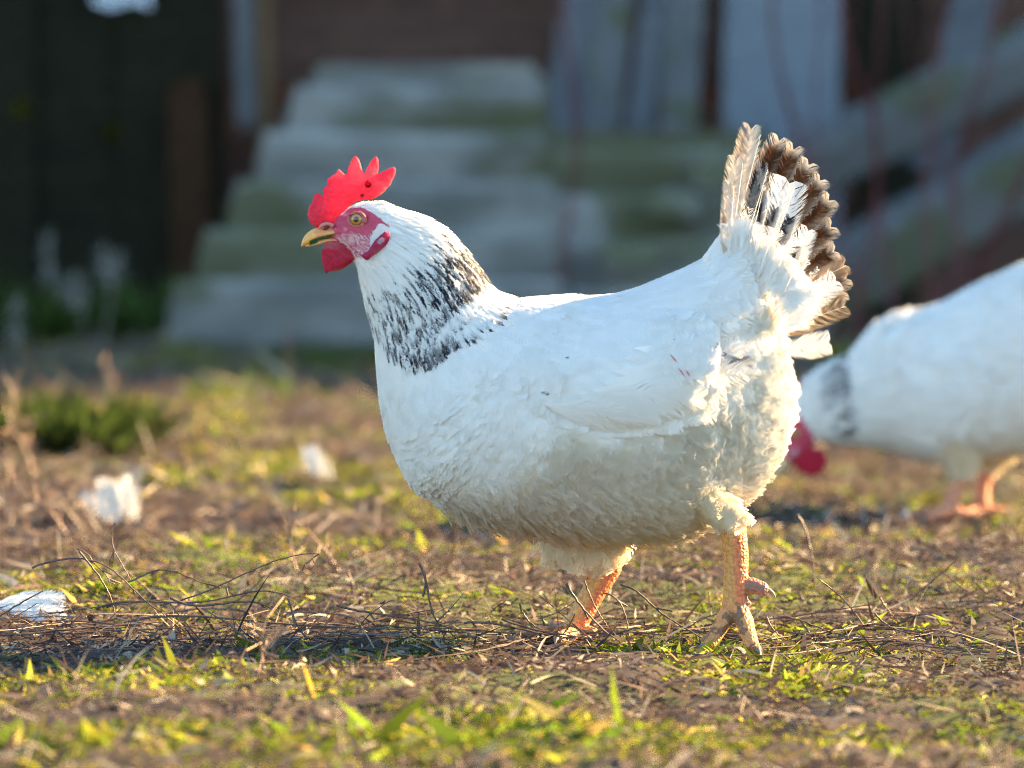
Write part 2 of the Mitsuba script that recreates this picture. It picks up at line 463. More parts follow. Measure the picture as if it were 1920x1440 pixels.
def litter(n, y0, y1, ln0, wid, flat=0.25):
    x, y = scatter(n * 2, y0, y1)
    g = green(x, y)
    k = rng.random(len(x)) < np.clip(0.75 - 0.4 * g, 0.15, 1)
    x, y = x[k][:n], y[k][:n]
    n = len(x)
    az, el = rng.random(n) * 2 * np.pi, np.abs(rng.normal(0, flat, n))
    d = np.stack([np.cos(az) * np.cos(el), np.sin(az) * np.cos(el), np.sin(el)], 1)
    ln = ln0 * rng.gamma(3, 0.33, n)
    base = np.stack([x, y, gh(x, y) + rng.uniform(0.0, 0.008, n)], 1)
    r = rng.random((n, 1))
    c = np.where(r < 0.45, [0.072, 0.052, 0.048], np.where(r < 0.84, [0.14, 0.105, 0.09], [0.38, 0.325, 0.255]))
    c = c * rng.uniform(0.6, 1.3, (n, 1))
    return ribbons(base, d, ln, wid * rng.uniform(0.5, 1.6, n), rng.uniform(-0.25, 0.5, n), rng.uniform(-1.5, 1.5, n), 4, c)


v, f, c = merge3([litter(14000, -0.95, 0.9, 0.024, 0.0013), litter(5000, -0.95, 0.9, 0.008, 0.0032, 0.6), litter(9000, -0.95, 0.9, 0.014, 0.0012, 0.5), litter(1300, -0.95, 0.9, 0.034, 0.0011, 0.5),
                  litter(10000, 0.9, 2.6, 0.030, 0.0022, 0.35), litter(3000, 0.9, 2.6, 0.012, 0.005, 0.6), litter(2600, 0.9, 3.2, 0.042, 0.0016, 0.8), litter(9000, 2.6, 6.0, 0.04, 0.0035, 0.45)])
put('dry_litter', ply_n(v, f, 'straw', color=c), kind='stuff')
labels['dry_litter']['label'] = 'brown dry stems, straw and leaf bits littered over the yard'
labels['dry_litter']['category'] = 'litter'

# ------------------------------------------------------------------ the stack of slabs and what stands behind
def corrugated(y0, z0, y1, z1, left0, left1, right0, right1, waves, amp, thick, seed, t1=1.0, phase=0.0):
    """A wavy roofing sheet lying on a slope, its waves across the slope: a closed shell."""
    n, m = int(26 * waves * t1), 90
    t = np.linspace(0, t1, n)
    u = np.linspace(0, 1, m)
    tt, uu = np.meshgrid(t, u, indexing='ij')
    xl, xr = left0 + (left1 - left0) * tt, right0 + (right1 - right0) * tt
    x = xl + (xr - xl) * uu
    d = np.array([y1 - y0, z1 - z0]); L = np.hypot(*d); d /= L
    nrm = np.array([-d[1], d[0]])
    w = amp * np.sin(2 * np.pi * (waves * tt + phase)) + 0.010 * (meshkit.fbm(np.stack([x * 2.2, tt * 3, tt * 0 + seed], -1), 3, seed) - 0.5) + 0.010 * (uu - 0.4) ** 2
    fr = 0.004 * (meshkit.fbm(np.stack([x * 25, tt * 40, tt * 0], -1), 2, seed + 3) - 0.5)
    xx = x + np.where((uu < 0.01) | (uu > 0.99), 0.014 * (meshkit.fbm(np.stack([tt * 25, uu * 3, tt * 0], -1), 2, seed + 5) - 0.5), 0)
    def sheet(off):
        o = w + fr + off
        return np.stack([xx, y0 + d[0] * L * tt + nrm[0] * o, z0 + d[1] * L * tt + nrm[1] * o], -1).reshape(-1, 3)
    top, bot = sheet(thick / 2), sheet(-thick / 2)
    i, j = np.meshgrid(np.arange(n - 1), np.arange(m - 1), indexing='ij')
    q = np.stack([i * m + j, i * m + j + 1, (i + 1) * m + j + 1, (i + 1) * m + j], -1).reshape(-1, 4)
    f = np.vstack([q[:, [0, 1, 2]], q[:, [0, 2, 3]]])
    rim = np.concatenate([np.arange(m), np.arange(1, n) * m + m - 1, (n - 1) * m + np.arange(m - 2, -1, -1), np.arange(n - 2, 0, -1) * m])
    r2 = np.roll(rim, -1)
    N = n * m
    side = np.vstack([np.stack([rim, rim + N, r2], 1), np.stack([r2, rim + N, r2 + N], 1)])
    return trimesh.Trimesh(np.vstack([top, bot]), np.vstack([f, f[:, ::-1] + N, side]), process=False)


Lx = lambda px, Y: at(px, 400, Y)[0]
for i, (lab, off) in enumerate((('wavy grey roofing sheet with mossy stains, uppermost of the sloping pile', 0.0), ('wavy grey roofing sheet under the uppermost one, only its left edge showing', 0.022), ('wavy grey roofing sheet at the bottom of the sloping pile', 0.046))):
    k = thing('corrugated_sheet', lab, 'roofing sheet', 'roofing sheets of the sloping pile')
    m = corrugated(5.02 + 0.6 * off, 0.012 - off * 0.75, 5.56 + 0.6 * off, 0.545 - off * 0.75, Lx(292 - 220 * off, 5.05), Lx(598 - 220 * off, 5.55), Lx(1060 + 9 * i, 5.1), Lx(1000 + 12 * i, 5.5), 5.5, 0.054, 0.010, 40 + i, phase=0.55)
    scene[k] = mikit.ply(m, 'stone', smooth=35)
k = thing('corrugated_sheet', 'wavy grey roofing sheet lying on the slope right of the uppermost one, behind the hen', 'roofing sheet', 'roofing sheets of the sloping pile')
scene[k] = mikit.ply(corrugated(5.06, 0.004, 5.58, 0.515, Lx(1010, 5.1), Lx(985, 5.5), Lx(1560, 5.1), Lx(1420, 5.5), 5.5, 0.050, 0.010, 47, t1=0.80, phase=0.62), 'stone', smooth=35)


def beam(p0, p1, w, t, twist=0.0, res=0.08, seed=0, amp=0.004, r=0.012):
    """A rough board or beam from p0 to p1: w wide (mostly across the view), t thick."""
    p0, p1 = np.array(p0, float), np.array(p1, float)
    L = np.linalg.norm(p1 - p0)
    m = rough_box((-w / 2, -t / 2, 0), (w / 2, t / 2, L), r=r, res=res, amp=amp, scale=8, seed=seed)
    z = (p1 - p0) / L
    x = unit(np.cross([0, 1.0, 0], z))
    y = np.cross(z, x)
    ca, sa = math.cos(twist), math.sin(twist)
    R = np.stack([x * ca + y * sa, y * ca - x * sa, z], 1)
    m.vertices = np.array(m.vertices) @ R.T + p0
    return m


def frag(px, py, Y, sx, sz, sy, lab, seed):
    p = at(px, py, Y)
    k = thing('stone_chunk', lab, 'stone')
    scene[k] = mikit.ply(rough_box(p - np.array([sx, sy, sz]) / 2, p + np.array([sx, sy, sz]) / 2, r=0.02, res=0.02, amp=0.012, scale=14, seed=seed), 'stone', smooth=50)


frag(1262, 385, 5.27, 0.10, 0.06, 0.16, 'small pale broken chunk resting on the pile near the tail of the hen', 31)
frag(1180, 490, 5.14, 0.11, 0.055, 0.14, 'pale broken chunk low on the pile above the back of the hen', 32)
frag(1345, 330, 5.36, 0.09, 0.07, 0.14, 'grey broken chunk on the right end of the pile', 33)

# boards leaning behind the pile
for p0, p1, w, lab, ma in (
        ((1020, 260), (1135, -260), 0.10, 'grey board leaning behind the pile, leftmost of the leaning boards', 'grey_board'),
        ((1095, 255), (1180, -260), 0.085, 'dark grey board leaning behind the pile, second of the leaning boards from the left', 'timber'),
        ((1165, 255), (1262, -260), 0.06, 'narrow pale board leaning behind the pile beside a dark gap', 'grey_board'),
        ((1255, 255), (1300, -260), 0.085, 'greenish grey board leaning just left of the pale sheet', 'timber')):
    k = thing('leaning_board', lab, 'board', 'boards leaning behind the pile')
    scene[k] = mikit.ply(beam(at(*p0, 5.72) - [0, 0, 0.3], at(*p1, 6.15), w, 0.028, 0.15, seed=len(lab)), ma, smooth=40)
k = thing('pale_sheet', 'pale blue grey sheet standing upright behind the red stems', 'panel')
scene[k] = mikit.ply(beam(at(1470, 640, 5.75), at(1462, -330, 6.2), 0.255, 0.02, 0.0, seed=5, amp=0.006), 'pale_sheeting', smooth=40)
k = thing('timber_beam', 'thick grey timber lying aslant, upper one of the two at the right', 'timber', 'timbers lying aslant')
scene[k] = mikit.ply(beam(at(1440, 355, 5.3), at(2160, -12, 5.5), 0.118, 0.14, 0.25, seed=71, amp=0.012, r=0.03), 'timber', smooth=45)
k = thing('timber_beam', 'thick mossy timber lying aslant, lower one of the two at the right', 'timber', 'timbers lying aslant')
scene[k] = mikit.ply(beam(at(1480, 585, 5.2), at(2260, 112, 5.4), 0.15, 0.16, 0.2, seed=72, amp=0.014, r=0.04), 'timber', smooth=45)
k = thing('leaning_board', 'blue grey board leaning far right above the slanting timbers', 'board', 'boards leaning behind the pile')
scene[k] = mikit.ply(beam(at(1740, 330, 5.8), at(1900, -260, 6.1), 0.10, 0.03, 0.1, seed=74), 'grey_board', smooth=40)
k = thing('leaning_board', 'dark board standing between the pale sheet and the upper slanting timber', 'board', 'boards leaning behind the pile')
scene[k] = mikit.ply(beam(at(1660, 640, 5.9), at(1670, -260, 6.2), 0.14, 0.03, 0.1, seed=75), 'dark_board', smooth=40)

# the shed wall of brown planks
wall = thing('plank_wall', 'dark brown shed wall of horizontal planks behind the pile', 'wall')
zc, i = 0.0, 0
xl = at(396, 0, 6.3)[0]
row = 0
while zc < 3.2:
    h = 0.125 + 0.02 * rng.random()
    x = xl
    while x < 9.5:
        L = min(2.0 + 1.2 * rng.random(), 9.55 - x)
        dy = 0.012 * rng.random() + 0.03 * (row % 2)
        scene[key_of(f'{wall}__plank')] = mikit.ply(rough_box((x, 6.3 + dy + 0.008 * (i % 2), zc - 0.02), (x + L + 0.004, 6.33 + dy, zc + h), r=0.006, res=0.2, amp=0.004, scale=5, seed=i), 'brown_board', smooth=40)
        x += L
        i += 1
    zc += h
    row += 1
# the dark shed front at the left, with two holes in it
dark = thing('dark_shed_front', 'near black shed front at the left with two small round holes', 'wall')
xr = at(418, 0, 5.9)[0]
xa = -3.6
holes = [at(40, 205, 5.9), at(207, 250, 5.9)]
x, i = xr, 0
while x > xa:
    w = 0.20 + 0.05 * rng.random()
    pg = shapely.box(x - w - 0.02, 0.0, x, 3.2)
    for hp, hr in zip(holes, (0.021, 0.0225)):
        pg = pg.difference(Point(hp[0], hp[2]).buffer(hr, 6))
    m = trimesh.creation.extrude_polygon(pg, 0.02, engine='earcut')
    vv = np.array(m.vertices)
    m = trimesh.Trimesh(np.stack([vv[:, 0], 5.90 + 0.022 * (i % 2) + 0.004 * rng.random() + (0.02 - vv[:, 2]), vv[:, 1]], 1), np.array(m.faces), process=False)
    scene[key_of(f'{dark}__plank')] = mikit.ply(m, 'dark_board')
    x -= w
    i += 1
k = thing('drain_pipe', 'bluish grey pipe hanging down at the right edge of the dark shed front', 'pipe')
scene[k] = mikit.ply(beam(at(463, 245, 5.86), at(444, -400, 5.86), 0.046, 0.05, 0, seed=81, r=0.022), 'grey_board', smooth=40)
k = thing('post', 'narrow post between the grey pipe and the plank wall, painted a sunlit tan', 'post')
scene[k] = mikit.ply(beam(at(497, 640, 6.22), at(494, -400, 6.22), 0.034, 0.03, 0, seed=82), 'sunlit_tan_board', smooth=40)
k = thing('rusty_board', 'rust brown board leaning on the dark shed front left of the pile', 'board')
scene[k] = mikit.ply(beam(at(365, 610, 5.6), at(350, 150, 5.88), 0.085, 0.02, 0, seed=83), 'rust_board', smooth=40)

k = thing('pale_rag', 'small bluish white rag hanging on the dark shed front at the top edge', 'rag')
hp = at(228, 10, 5.86)
gx, gz = np.meshgrid(np.linspace(-0.062, 0.062, 40), np.linspace(0, 0.16, 40))
gy = 0.008 * np.sin(gx * 90 + gz * 12) + 0.004 * np.sin(gz * 60)
rag = np.stack([gx + hp[0], gy + hp[1], gz + hp[2] + 0.006 * np.sin(gx * 70) * (1 - gz / 0.16)], -1)
q = np.arange(39)[:, None] * 40 + np.arange(39)[None]
q = np.stack([q, q + 1, q + 41, q + 40], -1).reshape(-1, 4)
rf = np.vstack([q[:, [0, 1, 2]], q[:, [0, 2, 3]]])
rv = np.vstack([rag.reshape(-1, 3), rag.reshape(-1, 3) + [0, 0.002, 0]])
mat('pale_cloth', board_color((0.40, 0.44, 0.48), (0.6, 0.63, 0.66)))
scene[k] = ply_n(rv, np.vstack([rf, rf[:, ::-1] + 1600]), 'pale_cloth', smooth=True)

# ------------------------------------------------------------------ red stemmed shrub
shrub = thing('red_shrub', 'leafless shrub of thin dark red stems in front of the roofing sheets and timbers', 'shrub')
for pts, r in (([(1600, 640), (1635, 420), (1640, 240), (1600, 120), (1610, -120)], 0.0065), ([(1690, 660), (1660, 480), (1640, 250), (1648, 100), (1660, -120)], 0.006),
               ([(1072, 640), (1060, 450), (1082, 260), (1060, 60), (1075, -120)], 0.0065), ([(1510, 620), (1540, 420), (1490, 230), (1450, 60), (1465, -120)], 0.006),
               ([(1560, 640), (1530, 380), (1470, 170), (1460, -100)], 0.005), ([(1830, 640), (1800, 480), (1795, 300), (1840, 150), (1835, -100)], 0.006),
               ([(1800, 640), (1850, 470), (1920, 330), (1960, 100)], 0.008), ([(1780, 600), (1740, 300), (1760, 120), (1775, -100)], 0.005),
               ([(1700, 640), (1780, 520), (1790, 400), (1740, 230), (1700, 60), (1690, -60)], 0.004), ([(1620, 640), (1570, 420), (1530, 250), (1540, 20), (1530, -100)], 0.004)):
    p = np.array([at(x, y, 5.02 + 0.06 * math.sin(k * 1.7 + r * 900)) for k, (x, y) in enumerate(pts)])
    p[0, 2] = -0.02
    put('stem', ply_n(*tube(spline(p, 26), np.linspace(r, r * 0.6, 26), 6), 'red_bark', smooth=True), shrub)

# ------------------------------------------------------------------ weeds, tufts and leaves at the back
def weed(px, base_py, head_py, Y, label, r=0.003, head=True, lean=0):
    k = thing('dry_weed', label, 'weed')
    a, b = at(px, base_py, Y), at(px + lean, head_py, Y)
    a[2] = gh(a[:1], a[1:2])[0]
    mid = (a + b) / 2 + [0.01, 0, 0]
    put('stem', ply_n(*tube(spline([a, mid, b], 14), np.linspace(r, r * 0.5, 14), 5), 'straw_solid', smooth=True), k)
    n = 70 if head else 26
    q = rng.normal(0, 1, (n, 3)) * ([0.018, 0.016, 0.024] if head else [0.012, 0.012, 0.05])
    dd = unit(q + rng.normal(0, 0.006, (n, 3)))
    cc = np.array([[0.50, 0.47, 0.40]]) * rng.uniform(0.7, 1.2, (n, 1))
    put('seed_head', ply_n(*(lambda t: (t[0], t[1]))(ribbons(b + q * 0.5 - [0, 0, 0.02], dd, np.full(n, 0.022), np.full(n, 0.008), rng.uniform(0, 0.4, n), rng.uniform(-1, 1, n), 2, cc)), 'straw_pale'), k)


scene['straw_solid'] = {'type': 'twosided', 'bsdf': {'type': 'principled', 'base_color': {'type': 'rgb', 'value': [0.16, 0.15, 0.11]}, 'roughness': 0.7}}
scene['straw_pale'] = {'type': 'principledthin', 'base_color': {'type': 'rgb', 'value': [0.26, 0.25, 0.22]}, 'roughness': 0.6, 'diff_trans': 0.8}
weed(190, 650, 475, 4.9, 'pale dried weed with a round seed head, tallest one before the dark shed', lean=14)
weed(150, 650, 520, 4.9, 'pale dried weed with a loose head, left of the tallest weed', lean=-8)
weed(30, 650, 585, 4.8, 'short pale dried weed near the left edge before the dark shed', head=False)
weed(70, 640, 470, 5.2, 'thin greenish weed stalk rising before the dark shed at far left', r=0.003, head=False, lean=20)


def tuft(px, py, n, ln, rad, label, dark=1.0, flat=0.9):
    p = on_ground(px, py)
    az, rr = rng.random(n) * 2 * np.pi, np.sqrt(rng.random(n)) * rad
    base = p + np.stack([np.cos(az) * rr, np.sin(az) * rr, np.zeros(n)], 1)
    base[:, 2] = gh(base[:, 0], base[:, 1]) - 0.003
    d = np.stack([np.cos(az) * 0.5 * rr / rad + rng.normal(0, 0.25, n), np.sin(az) * 0.5 * rr / rad + rng.normal(0, 0.25, n), np.full(n, flat)], 1)
    c = np.array([0.075, 0.12, 0.03]) * dark * rng.uniform(0.6, 1.4, (n, 1))
    k = thing('grass_tuft', label, 'grass tuft')
    vv, ff, cc = ribbons(base, d, ln * rng.uniform(0.5, 1.2, n), ln * 0.075 * rng.uniform(0.6, 1.3, n), rng.uniform(0.05, 0.5, n), rng.uniform(-1, 1, n), 4, c, c * 1.2)
    scene[k] = ply_n(vv, ff, 'leaf', color=cc)


tuft(125, 850, 1000, 0.10, 0.11, 'dense dark green grass tuft standing at the left', 0.42)
tuft(80, 640, 260, 0.16, 0.13, 'green grass tuft at the foot of the dark shed, at the left edge', 0.7)
tuft(285, 640, 260, 0.17, 0.10, 'green grass tuft between the dark shed and the pile', 1.0)
tuft(690, 690, 200, 0.07, 0.16, 'low green tuft in the shade below the pile, left of the hen', 0.9)
tuft(480, 745, 200, 0.05, 0.12, 'low green tuft in the shade edge before the pile', 0.9)
tuft(405, 1078, 160, 0.026, 0.045, 'small bright green tuft behind the twigs, left of the hen', 1.1)
tuft(810, 1222, 200, 0.020, 0.04, 'small dark green tuft in front of the twigs, below the breast of the hen', 0.8, 0.5)

# the sunlit yellow bush behind the dark shed front, seen through the two holes
bush = thing('yellow_bush', 'sunlit yellow green bush behind the dark shed front, glimpsed through its holes', 'bush')
cs = np.vstack([h + np.array([0.01, 0.32, -0.01]) + rng.normal(0, 1, (700, 3)) * [0.06, 0.05, 0.06] for h in holes])
n = len(cs)
cc = np.array([[0.40, 0.40, 0.03]]) * rng.uniform(0.7, 1.3, (n, 1))
vv, ff, cc = ribbons(cs, rng.normal(0, 1, (n, 3)), np.full(n, 0.05), np.full(n, 0.03), rng.uniform(0, 0.3, n), rng.uniform(-1.5, 1.5, n), 3, cc)
put('leaves', ply_n(vv, ff, 'leaf', color=cc), bush)
b0 = np.mean(holes, 0) + [0, 0.36, 0]
put('stem', ply_n(*join([tube(spline([[b0[0], b0[1], 0], [b0[0] + 0.02, b0[1], b0[2] * 0.5], h + np.array([0, 0.32, 0])], 12), 0.008, 6) for h in holes]), 'bark', smooth=True), bush)

#HEN#
# ------------------------------------------------------------------ hens
WHITE, BUFF = np.array([0.925, 0.91, 0.87]), np.array([0.74, 0.64, 0.47])
BLACK = np.array([0.024, 0.028, 0.040])


def white_col(v, u, r):
    n = v.shape[0]
    tone = r.uniform(0.93, 1.02, (n, 1, 1, 1, 1))
    tipped = (r.random((n, 1, 1, 1, 1)) < 0.30) * r.uniform(0.1, 0.34, (n, 1, 1, 1, 1))
    stain = tipped * (np.clip((v - 0.62) / 0.3, 0, 1) * (0.6 + 0.4 * np.abs(u)))[..., None]
    return (WHITE * (1 - stain) + BUFF * stain) * tone


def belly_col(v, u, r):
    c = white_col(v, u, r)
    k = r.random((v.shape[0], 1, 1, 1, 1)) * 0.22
    return c * (1 - k) + np.array([0.84, 0.74, 0.56]) * k  # cream mix paints warm ground bounce and transmitted sun into the belly down


class Hen:
    """One hen: key, plane Y of its middle, silhouette rings."""

    def __init__(self, key, Y, tops, bots, widths, n=230, m=150, egg=0.12):
        self.key, self.Y = key, Y
        xz = lambda a: np.array([at(x, y, Y)[[0, 2]] for x, y in a])
        self.grid = sweep(xz(tops), xz(bots), widths, n, m, Y, egg=egg, power=1.0)
        g = self.grid
        ds = np.gradient(g, axis=0)
        dt = np.roll(g, -1, 1) - np.roll(g, 1, 1)
        nn = np.cross(ds, dt)
        c = g.mean(1, keepdims=True)
        nn = unit(nn * np.sign((nn * (g - c)).sum(-1, keepdims=True)))
        self.N, self.D = nn, unit(ds)
        self.area = np.linalg.norm(np.cross(ds, dt / 2), axis=-1)
        # where each ring point lies in the photograph's pixels (for choosing regions only)
        k = FPX / (DIST + Y)
        d = g - CAM
        self.PX = np.stack([960 + FPX * d[..., 0] / (d @ FWD), 720 - FPX * (d @ UP) / (d @ FWD)], -1)

    def sample(self, n, weight, r):
        w = (self.area * weight).ravel()
        i = r.choice(len(w), n, p=w / w.sum())
        a, b = np.unravel_index(i, self.area.shape)
        ds = np.gradient(self.grid, axis=0)[a, b]
        dt = (np.roll(self.grid, -1, 1) - np.roll(self.grid, 1, 1))[a, b] / 2
        P = self.grid[a, b] + ds * (r.random((n, 1)) - 0.5) + dt * (r.random((n, 1)) - 0.5)
        return P, self.N[a, b], self.D[a, b], self.PX[a, b], a, b


def band(x, a, b):
    t = np.clip((x - a) / (b - a), 0, 1)
    return t * t * (3 - 2 * t)


def in_poly(px, poly):
    return shapely.contains_xy(Polygon(poly), px[..., 0], px[..., 1])


def scaly(v, axis0, axis1, seed=0, amp=0.00032, size=0.0047):
    """Relief of horny scales along a shank: (offset, seam) per vertex; also used for its colours."""
    a = unit(axis1 - axis0)
    s = (v - axis0) @ a
    side = unit(np.cross(a, [0, 1.0, 0]))
    ang = np.arctan2((v - axis0) @ np.array([0, 1.0, 0]), (v - axis0) @ side)
    row = s / size
    row = row + 0.22 * np.sin(ang * 3 + s * 500)
    col = ang * 1.35
    col = col + 0.5 * (np.floor(row) % 2) + 0.18 * np.sin(np.floor(row) * 12.9)
    e = np.minimum(np.abs(row - np.floor(row) - 0.5), 10), np.abs(col - np.floor(col) - 0.5)
    seam = np.maximum(band(e[0], 0.33, 0.5), band(e[1], 0.36, 0.5))
    return -amp * seam, seam, ang


# --- the walking hen
HEN = thing('hen', 'white hen walking left with black flecked neck, red comb and raised brown tail', 'hen')
TOPS = [(618, 432), (628, 412), (650, 394), (676, 382), (704, 379), (750, 391), (797, 410), (838, 441), (876, 483), (906, 523), (938, 549), (980, 558), (1030, 556), (1080, 556), (1130, 554), (1180, 544), (1230, 526), (1275, 507), (1312, 488), (1338, 462), (1362, 452), (1392, 460), (1420, 492), (1440, 530)]
BOTS = [(622, 446), (634, 458), (654, 474), (670, 502), (676, 530), (684, 560), (694, 592), (702, 630), (706, 672), (710, 715), (718, 768), (735, 828), (764, 888), (818, 930), (895, 964), (1000, 984), (1115, 998), (1240, 995), (1348, 952), (1426, 878), (1462, 786), (1452, 690), (1448, 630), (1450, 580)]
WID = [0.005, 0.0085, 0.0125, 0.0158, 0.0185, 0.0225, 0.027, 0.032, 0.037, 0.043, 0.051, 0.062, 0.071, 0.078, 0.083, 0.084, 0.082, 0.077, 0.069, 0.058, 0.047, 0.036, 0.024, 0.012]
EGG = [0.1] * 15 + [0.08, 0.02, -0.08, -0.18, -0.26, -0.30, -0.30, -0.25, -0.2]
hen = Hen(HEN, 0.0, TOPS, BOTS, WID, 260, 160, egg=EGG)
HR = np.random.default_rng(3)

NEAR_Y, FAR_Y = -0.040, 0.040
P = lambda x, y, Y=0.0: at(x, y, Y)
near_pts = [P(1280, 890, NEAR_Y + 0.006), P(1372, 975, NEAR_Y), P(1381, 1040, NEAR_Y), P(1379, 1105, NEAR_Y), P(1378, 1140, NEAR_Y)]
near_leg = limb(near_pts, [0.016, 0.0112, 0.0098, 0.0099, 0.0106])
near_toes = [
    [P(1384, 1138, NEAR_Y), P(1400, 1180, NEAR_Y - 0.016), P(1411, 1212, NEAR_Y - 0.032), P(1420, 1236, NEAR_Y - 0.046)],
    [P(1374, 1138, NEAR_Y), P(1352, 1172, NEAR_Y - 0.004), P(1334, 1205, NEAR_Y - 0.010), P(1322, 1222, NEAR_Y - 0.014)],
    [P(1380, 1135, NEAR_Y + 0.004), P(1398, 1165, NEAR_Y + 0.022), P(1404, 1188, NEAR_Y + 0.036), P(1410, 1200, NEAR_Y + 0.044)],
    [P(1388, 1098, NEAR_Y), P(1410, 1098, NEAR_Y - 0.002), P(1428, 1103, NEAR_Y - 0.004), P(1433, 1105, NEAR_Y - 0.004)]]
far_pts = [P(1085, 900, FAR_Y - 0.012), P(1098, 1000, FAR_Y), P(1138, 1062, FAR_Y), P(1112, 1112, FAR_Y), P(1080, 1170, FAR_Y), P(1072, 1192, FAR_Y)]
far_leg = limb(far_pts, [0.045, 0.0345, 0.0125, 0.0098, 0.0098, 0.0100])
far_toes = [
    [P(1070, 1190, FAR_Y), P(1040, 1204, FAR_Y - 0.006), P(1008, 1208, FAR_Y - 0.010), P(985, 1212, FAR_Y - 0.012)],
    [P(1074, 1192, FAR_Y), P(1070, 1212, FAR_Y - 0.022), P(1052, 1222, FAR_Y - 0.040), P(1046, 1226, FAR_Y - 0.05)],
    [P(1070, 1190, FAR_Y), P(1058, 1196, FAR_Y + 0.022), P(1040, 1196, FAR_Y + 0.042), P(1034, 1198, FAR_Y + 0.05)],
    [P(1082, 1182, FAR_Y), P(1098, 1198, FAR_Y - 0.006), P(1110, 1206, FAR_Y - 0.01), P(1114, 1209, FAR_Y - 0.01)]]
for toes in (near_toes, far_toes):
    for t in toes:
        for q in t[1:]:
            q[2] = max(q[2], 0.007)
toe_m = m3.Manifold()
for toes in (near_toes, far_toes):
    for t in toes:
        toe_m = toe_m + limb(t, [0.0082, 0.0066, 0.0057, 0.0040])
        for a, b in ((0, 1), (1, 2)):
            toe_m = toe_m + ball(t[b] - [0, 0, 0.0012], 0.0070 - 0.0007 * b)
toe_m = toe_m + ball(P(1399, 1132, NEAR_Y - 0.002), 0.0042)
gv, gf = grid_mesh(hen.grid)
legs_m = near_leg + far_leg + toe_m
body_m = to_manifold(gv, gf)
legs_t = legs_m.refine_to_length(0.0024).to_mesh()
lt = trimesh.Trimesh(np.array(legs_t.vert_properties[:, :3], float), np.array(legs_t.tri_verts), process=True)
trimesh.smoothing.filter_taubin(lt, lamb=0.5, nu=0.52, iterations=10)
body_m = body_m + to_manifold(lt.vertices, lt.faces)
mm = body_m.to_mesh()
bm = trimesh.Trimesh(np.array(mm.vert_properties[:, :3], float), np.array(mm.tri_verts), process=True)
bv = np.array(bm.vertices)


def pix(v):
    d = v - CAM
    return np.stack([960 + FPX * d[:, 0] / (d @ FWD), 720 - FPX * (d @ UP) / (d @ FWD)], -1)


bp = pix(bv)
# finer shanks: refine, then relief of scales
leg_face = (bv[bm.faces].mean(1)[:, 2] < 0.13) & (bp[bm.faces].mean(1)[:, 1] > 960)
for _ in range(1):
    nv, nf = trimesh.remesh.subdivide(bv, bm.faces, face_index=np.nonzero(leg_face)[0])
    bm = trimesh.Trimesh(nv, nf, process=True)
    bv = np.array(bm.vertices)
bp = pix(bv)
nor = np.array(bm.vertex_normals)
col = np.tile(np.array([0.70, 0.62, 0.54]), (len(bv), 1))
FACE = [(634, 396), (642, 404), (648, 396), (658, 390), (676, 388), (690, 394), (706, 404), (724, 418), (730, 424), (718, 424), (708, 430), (700, 442), (694, 460), (688, 476), (672, 484), (660, 480), (646, 470), (630, 458), (612, 446), (600, 436), (612, 415)]
face = in_poly(bp, FACE) | (bp[:, 0] < 640) & (bp[:, 1] < 470)
fn = meshkit.noise(bv * 700, 4)[:, None]
fcol = np.array([0.50, 0.055, 0.10]) * (0.7 + 0.5 * fn) + np.array([0.16, 0.12, 0.13]) * (meshkit.noise(bv * 260, 8)[:, None] > 0.78)
col = np.where(face[:, None], fcol, col)
for ax0, ax1, lo in ((near_pts[1], near_pts[4], 1000), (far_pts[2], far_pts[5], 1080)):
    d = np.linalg.norm(np.cross(bv - ax0, unit(ax1 - ax0)), axis=1)
    s = (bv - ax0) @ unit(ax1 - ax0)
    L = np.linalg.norm(ax1 - ax0)
    sel = (d < 0.018) & (s > -0.012) & (s < L + 0.004)
    off, seam, ang = scaly(bv, ax0, ax1)
    bv = np.where(sel[:, None], bv + nor * off[:, None], bv)
    front = band(-bv[:, 0] + ax0[0] + ((bv - ax0) @ unit(ax1 - ax0)) * unit(ax1 - ax0)[0], -0.003, 0.003)[:, None]
    c = np.array([0.66, 0.19, 0.075]) * (1 - front) + np.array([0.64, 0.31, 0.095]) * front
    c = c * (1 - 0.30 * seam[:, None]) * (0.85 + 0.3 * fn)
    col = np.where(sel[:, None], c, col)
low = ((bp[:, 1] > 1112 + 40 * meshkit.noise(bv * 250, 2)) & (bp[:, 0] > 1250)) | (bv[:, 2] < 0.014)
mud = (meshkit.fbm(bv * 160, 3, 6) > 0.55)[:, None]
tcol = np.where(mud, np.array([0.22, 0.115, 0.06]), np.array([0.62, 0.26, 0.095])) * (0.8 + 0.4 * fn)
col = np.where((low & (bv[:, 2] < 0.05))[:, None], tcol, col)
hal = (bp[:, 0] > 1396) & (bp[:, 1] > 1085) & (bp[:, 1] < 1145)
col = np.where(hal[:, None], np.array([0.26, 0.13, 0.09]) * (0.7 + 0.6 * fn), col)
bm2 = trimesh.Trimesh(bv, bm.faces, process=False)
put('body', ply_n(bv, bm.faces, 'skin', normals=np.array(bm2.vertex_normals), color=col), HEN)
for t in near_toes + far_toes:
    d = unit(t[-1] - t[-2])
    a = t[-1]
    pts = spline([a - d * 0.001, a + d * 0.005 + [0, 0, 0.0006], a + d * 0.0095 - [0, 0, 0.003]], 8)
    pts[:, 2] = np.maximum(pts[:, 2], 0.002)
    vv, ff = tube(pts, np.linspace(0.0030, 0.0006, 8), 8)
    put('claw', ply_n(vv, ff, 'horn', color=np.tile([0.22, 0.17, 0.13], (len(vv), 1)), smooth=True), HEN)

near_tree = cKDTree(bp[bv[:, 1] < hen.Y - 0.001])
near_y = bv[bv[:, 1] < hen.Y - 0.001][:, 1]


